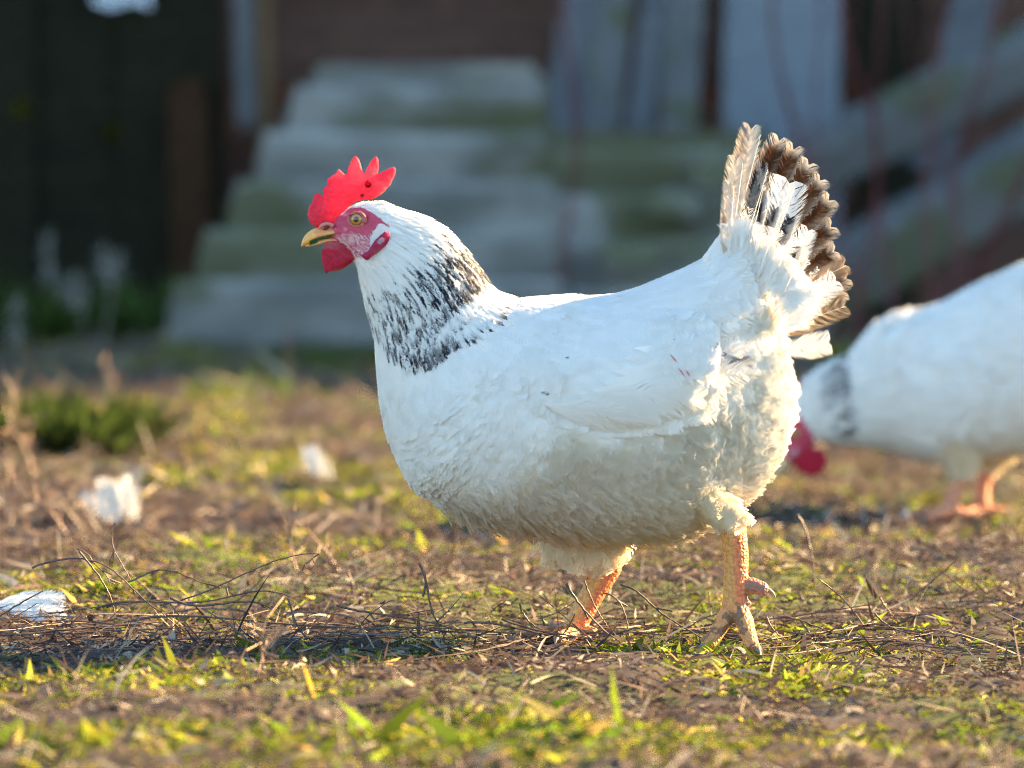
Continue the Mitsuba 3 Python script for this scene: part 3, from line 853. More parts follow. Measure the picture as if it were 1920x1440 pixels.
def skin_y(px, py):
    d, i = near_tree.query([(px, py)], k=4)
    return float(near_y[i[0]].min())


# --- comb, wattles, ear lobe, beak, eyes
Z = lambda pts, s, ox, oy: [(ox + x / s, oy + y / s) for x, y in pts]
xz = lambda pts, Y=0.0: [tuple(at(x, y, Y)[[0, 2]]) for x, y in pts]
COMB = Z([(150, 530), (128, 500), (121, 470), (128, 420), (150, 390), (160, 345), (180, 337), (205, 345), (213, 352), (216, 310), (238, 290), (243, 250), (275, 222), (299, 213), (303, 190), (312, 183), (330, 205), (350, 222), (362, 212), (372, 175), (392, 125), (412, 103), (432, 122), (452, 175), (467, 222), (482, 185), (510, 135), (538, 105), (553, 120), (557, 170), (553, 218), (575, 202), (615, 185), (650, 172), (661, 182), (655, 225), (625, 285), (590, 325), (555, 352), (520, 372), (470, 372), (420, 385), (370, 420), (335, 470), (305, 505), (260, 535), (205, 552)], 3.273, 540, 260)


def flesh(poly, Y, thick, dm, seed, tone, key, bendf=None, res=0.0011, rough=0.0005, spots=()):
    v, f, d = inflate(xz(poly), thick, res, 0.5, dm)
    nn = np.array(trimesh.Trimesh(v, f, process=False).vertex_normals)
    r = meshkit.fbm(v * 420, 3, seed)
    v = v + nn * (rough * (r * 2 - 1))[:, None]
    if bendf:
        v[:, 1] += bendf(v)
    v[:, 1] += Y
    c = np.array(tone) * (0.8 + 0.4 * meshkit.noise(v * 500, seed))[:, None]
    pale = band(meshkit.fbm(v * 60, 3, seed + 5), 0.46, 0.66)[:, None] * 0.34
    fine = (meshkit.noise(v * 1300, seed + 2) > 0.72)[:, None] * 0.16
    c = c * (1 - pale - fine) + np.array([0.62, 0.33, 0.35]) * (pale + fine)
    p = pix(v)
    for sx, sy, sr, sc in spots:
        k = (np.hypot(p[:, 0] - sx, p[:, 1] - sy) < sr)[:, None]
        c = np.where(k, np.array(sc), c)
    return put(key, ply_n(v, f, 'comb_flesh', normals=np.array(trimesh.Trimesh(v, f, process=False).vertex_normals), color=c), HEN)


COMB_RED = (0.74, 0.075, 0.125)
flesh(COMB, -0.0005, 0.0042, 0.010, 1, COMB_RED, 'comb', lambda v: 0.002 * np.sin(v[:, 0] * 120), rough=0.0007,
      spots=((690, 346, 6.4, (0.07, 0.01, 0.012)), (690, 344, 3.6, (0.55, 0.01, 0.02)), (679, 366, 3, (0.16, 0.02, 0.05))))
WATTLE = Z([(232, 645), (212, 685), (211, 740), (222, 790), (236, 822), (262, 808), (310, 785), (355, 762), (405, 742), (432, 715), (420, 680), (385, 650), (330, 630), (270, 622)], 3.273, 540, 260)
flesh(WATTLE, -0.0085, 0.0022, 0.008, 2, (0.62, 0.045, 0.085), 'wattle', lambda v: -0.0035 * band(v[:, 2], at(0, 470)[2], at(0, 505)[2]))
WATTLE2 = Z([(245, 650), (225, 700), (240, 770), (262, 818), (300, 815), (345, 795), (385, 765), (415, 735), (400, 690), (350, 650)], 3.273, 540, 260)
flesh(WATTLE2, 0.0085, 0.0020, 0.008, 4, (0.66, 0.025, 0.05), 'wattle')
LOBE = Z([(1290, 720), (1306, 770), (1290, 840), (1240, 910), (1150, 990), (1060, 1050), (990, 1110), (930, 1085), (905, 1040), (940, 1010), (1000, 985), (1030, 920), (1100, 830), (1180, 750), (1240, 705)], 7.58, 560, 340)
flesh(LOBE, skin_y(710, 465) - 0.0024, 0.0030, 0.004, 5, (0.52, 0.05, 0.13), 'ear_lobe', res=0.0008, spots=((716, 450, 5, (0.6, 0.5, 0.55)), (712, 454, 4, (0.6, 0.45, 0.5))))
flesh(LOBE, -(skin_y(710, 465) - 0.0024), 0.0030, 0.004, 6, (0.52, 0.05, 0.13), 'ear_lobe', res=0.0010)

ub_t = [(565, 458), (568, 448), (575, 438), (586, 430), (600, 426), (616, 425), (632, 424)]
ub_b = [(565, 463), (569, 461), (577, 458), (588, 454), (602, 449), (618, 446), (634, 444)]
lb_t = [(572, 460), (580, 457), (592, 453), (604, 449), (618, 446), (632, 444)]
lb_b = [(573, 463), (582, 462), (594, 460), (606, 457), (620, 454), (634, 456)]
for name, t, b, w in (('upper_beak', ub_t, ub_b, [0.0006, 0.0018, 0.0032, 0.0046, 0.006, 0.0072, 0.0078]), ('lower_beak', lb_t, lb_b, [0.0008, 0.0026, 0.0042, 0.0054, 0.0064, 0.0068])):
    g = sweep(np.array(xz(t)), np.array(xz(b)), w, 40, 40, 0.0, egg=0.25)
    vv, ff = grid_mesh(g)
    p = pix(vv)
    c = np.where((p[:, 0] < 590)[:, None], np.array([0.74, 0.34, 0.075]), np.array([0.68, 0.28, 0.10])) * (0.9 + 0.2 * meshkit.noise(vv * 400, 3))[:, None]
    line = np.interp(p[:, 0], [565, 580, 600, 630], [462, 456, 449, 442])
    if name == 'upper_beak':
        gcut = (np.abs(p[:, 1] - line + 1.5) < 3.5) & (p[:, 0] > 580)
        c = np.where(gcut[:, None], np.array([0.06, 0.12, 0.035]), c)
    else:
        c = np.where(((p[:, 1] < line + 5) & (p[:, 0] > 580) & (p[:, 0] < 596))[:, None], np.array([0.05, 0.13, 0.03]), c)
    put(name, ply_n(vv, ff, 'horn', color=c, smooth=True), HEN)
for s in (-1, 1):
    yb = skin_y(672, 411)
    c0 = at(672, 411, 0.0)
    c0[1] = s * (-yb - 0.0030)
    m = trimesh.creation.uv_sphere(0.0066, count=[48, 64])
    vv = np.array(m.vertices)
    out = np.array([-0.22, s * 1.0, 0.02]); out = unit(out)
    ca = unit(vv) @ out
    rr = 0.0066 * np.sqrt(np.maximum(0, 1 - ca ** 2))
    c = np.where((rr < 0.00225)[:, None] & (ca > 0)[:, None], np.array([0.006, 0.006, 0.008]),
                 np.where((rr < 0.0046)[:, None] & (ca > 0)[:, None], np.array([0.46, 0.19, 0.035]) * (0.7 + 0.6 * meshkit.noise(vv * 1800, 3))[:, None], np.array([0.55, 0.42, 0.38])))
    c = np.where((np.abs(rr - 0.0046) < 0.0004)[:, None] & (ca > 0)[:, None], np.array([0.10, 0.045, 0.02]), c)
    eye = put('eye', ply_n(vv + c0, np.array(m.faces), 'eye_wet', normals=unit(vv), color=c), HEN)
    # the rim of the lids
    a = np.linspace(0, 2 * np.pi, 40)
    e1 = unit(np.cross(out, [0, 0, 1.0])); e2 = np.cross(e1, out)
    loop = c0 + out * 0.0036 + np.outer(np.cos(a) * 0.0070, e1) + np.outer(np.sin(a) * 0.0056, e2)
    vv, ff = tube(loop, 0.0013, 8)
    put('lid', ply_n(vv, ff, 'skin', color=np.tile([0.50, 0.12, 0.09], (len(vv), 1)), smooth=True), eye)
    # nostril
    nb_ = at(613, 427, 0.0)
    nm = trimesh.creation.icosphere(3, 1.0)
    vv = np.array(nm.vertices) * [0.0030, 0.0012, 0.0013] @ np.array([[0.9, 0, 0.42], [0, 1, 0], [-0.42, 0, 0.9]]) + [nb_[0], s * 0.0076, nb_[2]]
    put('nostril', ply_n(vv, np.array(nm.faces), 'horn', color=np.tile([0.06, 0.02, 0.02], (len(vv), 1)), smooth=True), HEN)
    # fleshy fold above the nostril
    loop = spline([at(600, 428, s * 0.0066), at(607, 421, s * 0.0078), at(617, 420, s * 0.0082), at(625, 424, s * 0.0085)], 12)
    vv, ff = tube(loop, 0.0016, 8)
    put('nostril_fold', ply_n(vv, ff, 'skin', color=np.tile([0.55, 0.20, 0.15], (len(vv), 1)), smooth=True), HEN)

# --- plumage
PXx, PXy = hen.PX[..., 0], hen.PX[..., 1]
sfrac = np.linspace(0, 1, hen.grid.shape[0])[:, None] * np.ones(hen.grid.shape[1])
theta = (np.arange(hen.grid.shape[1]) * 2 * np.pi / hen.grid.shape[1])[None] * np.ones((hen.grid.shape[0], 1))
face_g = in_poly(hen.PX, FACE) | (PXx < 640) & (PXy < 470)
ring_x = (hen.PX[:, 0, 0] + hen.PX[:, hen.grid.shape[1] // 2, 0]) / 2     # middle of each ring, in pixels
RX = ring_x[:, None] * np.ones_like(PXx)
not_face = 1.0 * ~face_g


def build(name, sets, bsdf='feather', parent=None, label=None):
    v, f, n, c = pile(sets)
    return put(name, ply_n(v, f, bsdf, normals=n, color=c), parent or HEN, kind='stuff', label=label)


BACK = np.cos(theta) * 0.5 + 0.5
# head: tiny feathers
w = not_face * band(RX, 640, 660) * (1 - band(RX, 740, 800))
Pp, Nn, Dd, px, a, b = hen.sample(2600, w, HR)
k = HR.uniform(0.7, 1.2, len(Pp))
headset = feathers(Pp, Nn, Dd, 0.0085 * k, 0.0045 * k, 0.16, 0.12, 6, HR, 'lance', color=white_col, nvar=0.12)
# neck hackle
NECK = [(690, 360), (760, 380), (840, 420), (900, 480), (945, 535), (985, 552), (935, 606), (885, 646), (830, 652), (775, 668), (735, 650), (700, 610), (672, 560), (640, 500), (640, 380)]
FLECK = [(838, 440), (900, 470), (960, 535), (1000, 556), (952, 612), (900, 655), (850, 668), (800, 690), (765, 690), (735, 665), (705, 620), (690, 570), (715, 545), (760, 540), (790, 505), (815, 465)]
LIGHT = [(838, 440), (870, 470), (850, 560), (800, 640), (740, 640), (690, 570), (715, 545), (760, 540), (790, 505), (815, 465)]
neck_g = in_poly(hen.PX, NECK)
w = not_face * band(RX, 700, 760) * neck_g
Pp, Nn, Dd, px, a, b = hen.sample(6400, w, HR)
ra = RX[a, b]
NK, FK = Polygon(NECK), Polygon(FLECK).buffer(6)
Lq = np.interp(ra, [700, 780, 850, 890], [0.014, 0.024, 0.032, 0.034])
tq = pix(Pp + Dd * (Lq * 0.9)[:, None])
k = shapely.contains_xy(NK, tq[:, 0], tq[:, 1]) | shapely.contains_xy(FK, tq[:, 0], tq[:, 1])
Pp, Nn, Dd, px, a, b, ra = Pp[k], Nn[k], Dd[k], px[k], a[k], b[k], ra[k]
L = np.interp(ra, [700, 780, 850, 890], [0.014, 0.024, 0.032, 0.034]) * HR.uniform(0.75, 1.15, len(Pp))
tip = pix(Pp + Dd * (L * 0.72)[:, None])
tip = tip + HR.normal(0, 15, tip.shape)
infl = in_poly(tip, FLECK)
lite = in_poly(tip, LIGHT)
darkw = np.where(infl, np.where(HR.random(len(Pp)) < np.where(lite, 0.48, 0.85), HR.uniform(0.4, 1.0, len(Pp)), 0), np.where(HR.random(len(Pp)) < 0.05, 0.3 * (tip[:, 1] > 470), 0))


def hackle_col(v, u, r):
    dk = darkw[:, None, None, None, None]
    core = (1 - band(np.abs(u), 0.35, 0.7)) * band(v, 0.40, 0.62)
    core = core[..., None] * np.clip(dk * 1.5, 0, 1)
    base = white_col(v, u, r)
    br = np.where(r.random((v.shape[0], 1, 1, 1, 1)) < 0.12, 1.0, 0.0)
    blk = BLACK * (1 - br) + np.array([0.10, 0.065, 0.045]) * br
    return base * (1 - core) + blk * core


neckset = feathers(Pp + Nn * 0.0008, Nn, Dd, L, L * 0.21, 0.115, 0.06, 12, HR, 'lance', color=hackle_col, nvar=0.10, sweepv=0.9)
build('hackle_feathers', [headset, neckset])

# body: smooth overlapping contour feathers; breast rounder, saddle longer
WING = [(930, 668), (975, 626), (1040, 598), (1110, 584), (1200, 580), (1290, 596), (1350, 618), (1402, 650), (1398, 688), (1330, 730), (1240, 766), (1150, 786), (1060, 786), (985, 758), (940, 716)]
near_side = hen.grid[..., 1] < hen.Y
wingmask = in_poly(hen.PX, [(960, 680), (1040, 618), (1200, 594), (1290, 600), (1400, 640), (1400, 680), (1230, 745), (1060, 770), (950, 745)])
w = band(RX, 700, 760) * ~in_poly(hen.PX, shapely.geometry.Polygon(NECK).buffer(-3).exterior.coords) * (1 - 0.85 * wingmask)
fluffy = np.clip(band(PXy, 770, 900) * band(PXx, 900, 1080) + band(PXx, 1330, 1420) * band(PXy, 560, 640) + band(PXx, 1180, 1260) * band(PXy, 730, 800), 0, 1)
Pp, Nn, Dd, px, a, b = hen.sample(11500, w * (1 - 0.55 * fluffy), HR)
breast = band(px[:, 1], 600, 760) * (1 - band(px[:, 0], 900, 1200))
L = (0.026 + 0.006 * band(px[:, 0], 950, 1200) - 0.004 * breast) * HR.uniform(0.8, 1.2, len(Pp))
Wd = L * (0.62 + 0.18 * breast)
bodyset = feathers(Pp, Nn, Dd + Nn * 0 + np.array([0, 0, -0.12]), L, Wd, 0.07 + 0.05 * breast, 0.045 + 0.03 * breast, 16, HR, 'round', color=white_col, nvar=0.03, soft=0.26, cup=0.10, jit=0.04, sl=0.7)
build('body_feathers', [bodyset])

OFF_WING = 1.0 * ~in_poly(hen.PX, Polygon(WING).buffer(10).exterior.coords)
# fluff of belly, flank and rear: loose downy feathers standing off the body
w = OFF_WING * band(RX, 830, 950) * np.clip(fluffy + 0.6 * band(PXy, 880, 930), 0, 1)
Pp, Nn, Dd, px, a, b = hen.sample(5500, w, HR)
rear = band(px[:, 0], 1340, 1440)
dirn = Dd + np.array([0.1, 0, -0.45]) + Nn * (0.15 * rear)[:, None]
L = HR.uniform(0.020, 0.036, len(Pp))
lf = np.minimum(HR.gamma(2.0, 0.05, len(Pp)), 0.20) + 0.05 + 0.08 * rear
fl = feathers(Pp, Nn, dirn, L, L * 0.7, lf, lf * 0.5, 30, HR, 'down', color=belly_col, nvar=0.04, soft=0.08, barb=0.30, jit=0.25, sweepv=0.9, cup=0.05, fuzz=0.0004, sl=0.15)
# a close pile of short down that frays the outline
w = OFF_WING * np.clip(band(PXx, 1370, 1440) * band(PXy, 560, 640) + 0.8 * band(PXx, 840, 950) * band(-hen.N[..., 2], 0.35, 0.7) * band(PXy, 860, 930) + 0.06 * fluffy, 0, 1)
Pp, Nn, Dd, px, a, b = hen.sample(6000, w, HR)
L = HR.uniform(0.009, 0.017, len(Pp))
lf = HR.uniform(0.35, 1.1, len(Pp))
fz = feathers(Pp + Nn * 0.001, Nn, Dd + np.array([0.1, 0, -0.5]) + HR.normal(0, 0.25, (len(Pp), 3)), L, L * 0.55, lf, lf * 0.3, 9, HR, 'down', color=white_col, nvar=0.03, soft=0.05, barb=0.30, jit=0.3, sweepv=1.1, cup=0.0, fuzz=0.0004, sl=0.05)
# longer wisps hanging along the belly
w = band(-hen.N[..., 2], 0.72, 0.9) * band(PXx, 800, 880) * band(PXy, 880, 930)
Pp, Nn, Dd, px, a, b = hen.sample(2000, w, HR)
L = HR.uniform(0.007, 0.017, len(Pp))
lf = HR.uniform(0.3, 1.3, len(Pp))
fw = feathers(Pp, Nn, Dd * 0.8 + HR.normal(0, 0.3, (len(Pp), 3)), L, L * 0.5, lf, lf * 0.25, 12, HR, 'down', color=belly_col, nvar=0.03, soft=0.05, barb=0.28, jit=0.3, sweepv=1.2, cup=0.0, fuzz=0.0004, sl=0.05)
# thighs
def limb_fluff(p0, p1, r0, r1, n, seed, ln=0.02):
    r = np.random.default_rng(seed)
    t = r.random(n)
    ax = unit(p1 - p0)
    s1 = unit(np.cross(ax, [0, 1.0, 0])); s2 = np.cross(ax, s1)
    an = r.random(n) * 2 * np.pi
    nn = np.cos(an)[:, None] * s1 + np.sin(an)[:, None] * s2
    pp = p0 + (p1 - p0) * t[:, None] + nn * (r0 + (r1 - r0) * t)[:, None] * 0.96
    L = ln * r.uniform(0.7, 1.2, n)
    return feathers(pp, nn, np.tile(ax, (n, 1)) + np.array([0, 0, -0.15]), L, L * 0.7, r.gamma(2.0, 0.06, n) + 0.06, 0.08, 16, r, 'down', color=lambda v, u, rr: white_col(v, u, rr) * np.array([0.99, 0.92, 0.78]), barb=0.65, jit=0.2, sweepv=0.7, soft=0.2)  # cream multiplier paints sun shining through the thigh fluff into its colour


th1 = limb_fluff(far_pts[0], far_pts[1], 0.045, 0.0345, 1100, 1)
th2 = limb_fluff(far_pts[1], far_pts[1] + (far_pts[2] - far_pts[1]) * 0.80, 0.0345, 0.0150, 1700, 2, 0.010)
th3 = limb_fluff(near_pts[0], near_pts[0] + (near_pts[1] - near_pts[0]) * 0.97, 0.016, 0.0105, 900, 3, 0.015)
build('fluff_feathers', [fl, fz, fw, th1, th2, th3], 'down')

# --- wings
def wing(side):
    key = put('wing', None, HEN)
    r = np.random.default_rng(11 + side)
    near = hen.grid[:, :, 1].ravel() < -0.001
    yy = hen.grid[:, :, 1].ravel()[near]
    qx, qy = np.meshgrid(np.arange(860, 1470, 6), np.arange(480, 860, 6))
    lin = NearestNDInterpolator(hen.PX.reshape(-1, 2)[near], yy)
    ys = gaussian_filter(lin(qx, qy), 3.0, mode='nearest')

    def base_y(px):
        px = np.asarray(px, float)
        return map_coordinates(ys, [(px[:, 1] - 480) / 6, (px[:, 0] - 860) / 6], order=1, mode='nearest')

    full = Polygon(WING)
    pgp = full.buffer(-12)
    step = 9
    gx, gy = np.meshgrid(np.arange(920, 1406, step), np.arange(570, 795, step))
    g = np.stack([gx.ravel(), gy.ravel()], 1)
    bd = np.array([pgp.exterior.interpolate(k / 130, normalized=True).coords[0] for k in range(130)])
    g = g[shapely.contains_xy(pgp.buffer(-5), g[:, 0], g[:, 1])]
    pts = np.vstack([bd, g]).astype(float)
    tri = Delaunay(pts).simplices
    c = pts[tri].mean(1)
    tri = tri[shapely.contains_xy(pgp, c[:, 0], c[:, 1])]
    dist = shapely.distance(shapely.points(pts), pgp.exterior)
    
    def surf(px):
        px = np.asarray(px, float)
        d = shapely.distance(shapely.points(px), full.exterior) * np.where(shapely.contains_xy(full, px[:, 0], px[:, 1]), 1, 0)
        tip = band(px[:, 0], 1270, 1400)
        y = base_y(px) * (1 - tip) + (base_y(np.stack([np.minimum(px[:, 0], 1290), px[:, 1] * 0 + 660], 1)) + 0.008) * tip
        y = y - 0.0085 * np.clip(d / 75, 0, 1) ** 0.75 - 0.001 - 0.004 * band(px[:, 0], 1050, 1250)
        out = np.array([at(x, z, 0) for x, z in px])
        # keep the outline where it is seen from here when y moves off the middle plane
        out[:, 1] = y
        return out

    front = surf(pts) + np.array([0, 1.0, 0]) * (0.003 + 0.009 * band(pts[:, 0], 1230, 1320))[:, None]
    back = front + [0, 0.006, 0]
    n = len(pts)
    a = pts[tri]
    area = (a[:, 1, 0] - a[:, 0, 0]) * (a[:, 2, 1] - a[:, 0, 1]) - (a[:, 2, 0] - a[:, 0, 0]) * (a[:, 1, 1] - a[:, 0, 1])
    tri = np.where((area > 0)[:, None], tri[:, ::-1], tri)
    i = np.arange(130); j = (i + 1) % 130
    rim = np.vstack([np.stack([i, j, i + n], 1), np.stack([j, j + n, i + n], 1)])
    vv = np.vstack([front, back])
    ff = np.vstack([tri, tri[:, ::-1] + n, rim])
    flip = np.array([1, side, 1.0])
    scene[key] = ply_n(vv * flip, ff if side > 0 else ff[:, ::-1], 'skin', color=np.tile([0.74, 0.71, 0.67], (len(vv), 1)), smooth=True)

    def nrm(px):
        e = 14.0
        p0, p1, p2 = surf(px), surf(px + [e, 0]), surf(px + [0, e])
        nn = np.cross(p1 - p0, p2 - p0)
        return p0, unit(nn * -np.sign(nn[:, 1:2])), unit(p1 - p0)

    # covert feathers, from the shoulder backwards
    q = np.array(full.buffer(6).bounds)
    s = np.stack([r.uniform(q[0], q[2], 6000), r.uniform(q[1], q[3], 6000)], 1)
    s = s[shapely.contains_xy(full.buffer(4), s[:, 0], s[:, 1]) & (s[:, 0] < 1262)][:2200]
    p0, nn, tx = nrm(s)
    f_ = band(s[:, 0], 940, 1250)
    L = (0.018 + 0.011 * f_) * r.uniform(0.85, 1.2, len(s))
    dirn = tx + np.array([0, 0, 1]) * (-0.22 + 0.10 * f_)[:, None]
    flecks = (r.random(len(s)) < 0.015)[:, None, None, None, None]

    def cov_col(v, u, rr):
        k = (np.abs(u - 0.5) < 0.25)[..., None] & (v > 0.6)[..., None] & flecks
        return np.where(k, BLACK * 2, white_col(v, u, rr))

    v, f, n_, c = feathers(p0, nn, dirn, L, L * 0.6, 0.055, 0.038, 16, r, 'round', color=cov_col, nvar=0.025, soft=0.18, cup=0.08, jit=0.03, sl=0.7)
    put('covert_feathers', ply_n(v * flip, f if side > 0 else f[:, ::-1], 'feather', normals=n_ * flip, color=c), key, kind='stuff')
    # flight feathers that close to a point at the rear
    for t, (rx, ry, tx_, tz_, wd, dk) in enumerate([(1170, 642, 1410, 664, 0.022, 1.0), (1150, 662, 1410, 680, 0.023, 0.7), (1130, 685, 1394, 692, 0.024, 0.15), (1110, 702, 1350, 714, 0.025, 0.0), (1090, 716, 1312, 734, 0.025, 0.05),
                                                     (1070, 728, 1272, 752, 0.025, 0.0), (1040, 738, 1230, 768, 0.024, 0.08), (1010, 742, 1180, 782, 0.023, 0.0)]):
        A, Bp = surf(np.array([[rx, ry]]))[0], surf(np.array([[tx_, tz_]]))[0]
        A = A - [0, 0.003 + 0.001 * (8 - t) * 0.5, 0]
        Bp = Bp - [0, 0.006 + 0.0006 * (8 - t), 0]
        d = Bp - A
        ln = np.linalg.norm(d)

        def fcol(v, u, rr):
            k = band(u, -0.35, 0.1) * band(v, 0.55, 0.75) * dk * (0.65 + 0.35 * np.sin(v * 40 + u * 7))
            return white_col(v, u, rr) * (1 - k[..., None]) + BLACK * 1.5 * k[..., None]

        nn1 = nrm(np.array([[(rx + tx_) / 2, (ry + tz_) / 2]]))[1]
        v, f, n_, c = feathers(A[None], nn1, d[None], ln, wd, 0.22, 0.22, 90, r, 'quill', color=fcol, nvar=0.02, soft=0.3, cup=0.12, barb=2.0, sweepv=0.9)
        put('flight_feather', ply_n(v * flip, f if side > 0 else f[:, ::-1], 'feather', normals=n_ * flip, color=c), key)


wing(1)
wing(-1)
for q in (((1256, 664), (1270, 680)), ((1272, 690), (1284, 706)), ((1286, 694), (1294, 706))):
    e = [at(x, y, 0) for x, y in q]
    e = [at(x, y, skin_y(x, y) - 0.0175) for x, y in q]
    vv, ff = tube(spline(e, 6), np.array([0.0001, 0.0003, 0.0004, 0.0004, 0.0003, 0.0001]), 5)
    put('red_scratch', ply_n(vv, ff, 'skin', color=np.tile([0.55, 0.03, 0.06], (len(vv), 1)), smooth=True), HEN)

# --- tail: a fan of stiff feathers on either side of the middle, and white coverts over its base
def stiff(root, tip, wd, Y0, Y1, kind, seed, bend=0.0, nb=110):
    r = np.random.default_rng(seed)
    A, Bp = at(*root, Y0), at(*tip, Y1)
    d = Bp - A
    ln = np.linalg.norm(d)
    s = -1.0 if Y1 <= 0 else 1.0
    nn = np.array([[0.15, -1.0, 0.1]])

    def c_(v, u, rr):
        u = -u
        n_ = meshkit.noise(np.stack([v * 9 + seed, u * 2.5, v * 0], -1), seed)
        if kind == 'brown':
            edge = np.clip(band(u, 0.40, 0.72) * 1.0 + band(v, 0.91, 0.99) * 1.0 + band(-u, 0.75, 0.95) * 0.6, 0, 1) * (0.75 + 0.35 * n_)
            core = np.array([0.075, 0.032, 0.015]) * (0.6 + 0.9 * n_[..., None])
            return core * (1 - edge[..., None]) + np.array([0.80, 0.66, 0.50]) * edge[..., None]
        if kind == 'tan':
            k = (band(u, 0.0, 0.7) * 0.5 + 0.35 * (n_ > 0.55))[..., None]
            return np.array([0.56, 0.40, 0.26]) * (1 - k) + np.array([0.14, 0.075, 0.04]) * k
        if kind == 'barred':
            k = (np.sin(v * 75 + u * 3 + 1.5 * n_) > 0.1)[..., None] * 0.8
            return np.array([0.60, 0.48, 0.34]) * (1 - k) + np.array([0.09, 0.05, 0.03]) * k
        if kind == 'pale':
            k = (band(-u, -0.1, 0.6) * band(v, 0.3, 0.6) * (n_ > 0.42) * 0.75)[..., None]
            return np.array([0.72, 0.62, 0.50]) * (1 - k) + np.array([0.10, 0.06, 0.045]) * k
        if kind == 'slate':
            k = np.clip(band(-u, -0.65, -0.25) * band(v, 0.15, 0.35) * (0.75 + 0.4 * (n_ > 0.5)), 0, 1)[..., None]
            return WHITE * 0.95 * (1 - k) + np.array([0.022, 0.022, 0.028]) * k
        k = ((n_ > 0.80) * band(u, 0.2, 0.6) * 0.7)[..., None]
        return WHITE * (1 - k) + np.array([0.04, 0.04, 0.05]) * k

    v, f, n_, c = feathers(A[None], nn, d[None], ln, wd, 0.0, 0.03, nb, r, 'quill', color=c_, nvar=0.02, soft=0.4, cup=0.12, barb=2.2, sweepv=0.9, bend=bend, jit=0.03, fuzz=0.00025)
    vv, ff = tube(spline([A, A + d * 0.5 + [0, -0.0006, 0], A + d * 0.97], 14) + np.cross(nn, d / ln)[0] * (bend * ln * np.linspace(0, 0.97, 14) ** 2)[:, None], np.linspace(0.0006, 0.00015, 14), 5)
    cc = np.tile([0.84, 0.80, 0.74] if kind != 'brown' else [0.12, 0.07, 0.05], (len(vv), 1))
    nv = np.array(trimesh.Trimesh(vv, ff, process=False).vertex_normals)
    return pile([(v, f, n_, c), (vv, ff, nv, cc)])


TAIL = [((1362, 500), (1428, 246), 0.0235, 'pale'), ((1372, 505), (1478, 268), 0.0250, 'brown'), ((1385, 510), (1505, 282), 0.0255, 'brown'), ((1392, 515), (1530, 312), 0.0255, 'brown'), ((1398, 520), (1550, 340), 0.0255, 'brown'),
        ((1402, 530), (1566, 376), 0.0255, 'brown'), ((1406, 540), (1568, 425), 0.0250, 'brown'), ((1410, 560), (1572, 470), 0.0240, 'brown'), ((1414, 585), (1592, 495), 0.0235, 'tan'), ((1418, 602), (1596, 520), 0.0225, 'brown'), ((1420, 632), (1592, 572), 0.0220, 'barred')]
for i, (root, tip, wd, kd) in enumerate(TAIL):
    y1 = -0.040 + 0.0030 * i
    put('tail_feather', ply_n(*(lambda q: (q[0], q[1], 'quill_feather', q[2], q[3]))(stiff(root, tip, wd, -0.010 + 0.0006 * i, y1, kd, 40 + i, bend=0.0))), HEN)
for i, (root, tip, wd, kd) in enumerate([((1358, 505), (1408, 262), 0.022, 'pale'), ((1412, 575), (1580, 492), 0.023, 'tan'), ((1418, 615), (1584, 545), 0.022, 'brown')]):
    put('tail_feather', ply_n(*(lambda q: (q[0], q[1], 'quill_feather', q[2], q[3]))(stiff(root, tip, wd, 0.004 + 0.003 * i, 0.012 + 0.006 * i, kd, 60 + i, bend=0.0))), HEN)
for i, (root, tip, wd, kd, Y1) in enumerate([((1362, 520), (1398, 300), 0.020, 'pale', -0.050), ((1375, 520), (1446, 312), 0.016, 'slate', -0.051), ((1385, 540), (1436, 350), 0.013, 'slate', -0.052), ((1362, 520), (1380, 345), 0.013, 'pale', -0.052),
                                             ((1425, 520), (1496, 346), 0.036, 'white', -0.055), ((1404, 520), (1448, 366), 0.012, 'slate', -0.060), ((1436, 560), (1496, 418), 0.018, 'slate', -0.062), ((1450, 570), (1528, 440), 0.020, 'white', -0.060),
                                             ((1478, 598), (1572, 532), 0.022, 'white', -0.058), ((1452, 662), (1556, 644), 0.022, 'white', -0.034), ((1410, 545), (1468, 396), 0.014, 'slate', -0.0615), ((1448, 596), (1508, 470), 0.014, 'slate', -0.064)]):
    put('tail_covert', ply_n(*(lambda q: (q[0], q[1], 'feather', q[2], q[3]))(stiff(root, tip, wd, -0.034 - 0.001 * i, Y1, kd, 80 + i, bend=0.02, nb=90))), HEN)
# loose white plumes at the base of the tail
n = 60
r = np.random.default_rng(5)
t = r.random(n)
rx, ry = np.interp(t, [0, 0.35, 0.7, 1], [1372, 1410, 1452, 1482]) + r.normal(0, 9, n), np.interp(t, [0, 0.35, 0.7, 1], [478, 505, 548, 610]) + r.normal(0, 14, n)
roots = np.array([at(x, y, -0.036 - 0.014 * q) for x, y, q in zip(rx, ry, t)])
an = np.radians(np.interp(t, [0, 0.5, 1], [80, 58, 34]) + r.normal(0, 9, n))
dd = np.stack([np.cos(an), r.normal(-0.02, 0.08, n), np.sin(an)], 1)
L = r.uniform(0.018, 0.044, n)
p1 = feathers(roots, np.tile([0.1, -1.0, 0.15], (n, 1)), dd, L, L * r.uniform(0.12, 0.3, n), 0.03, 0.05, 18, r, 'down', color=white_col, barb=0.5, jit=0.3, sweepv=1.3, soft=0.2, bend=r.normal(0.08, 0.08, n))
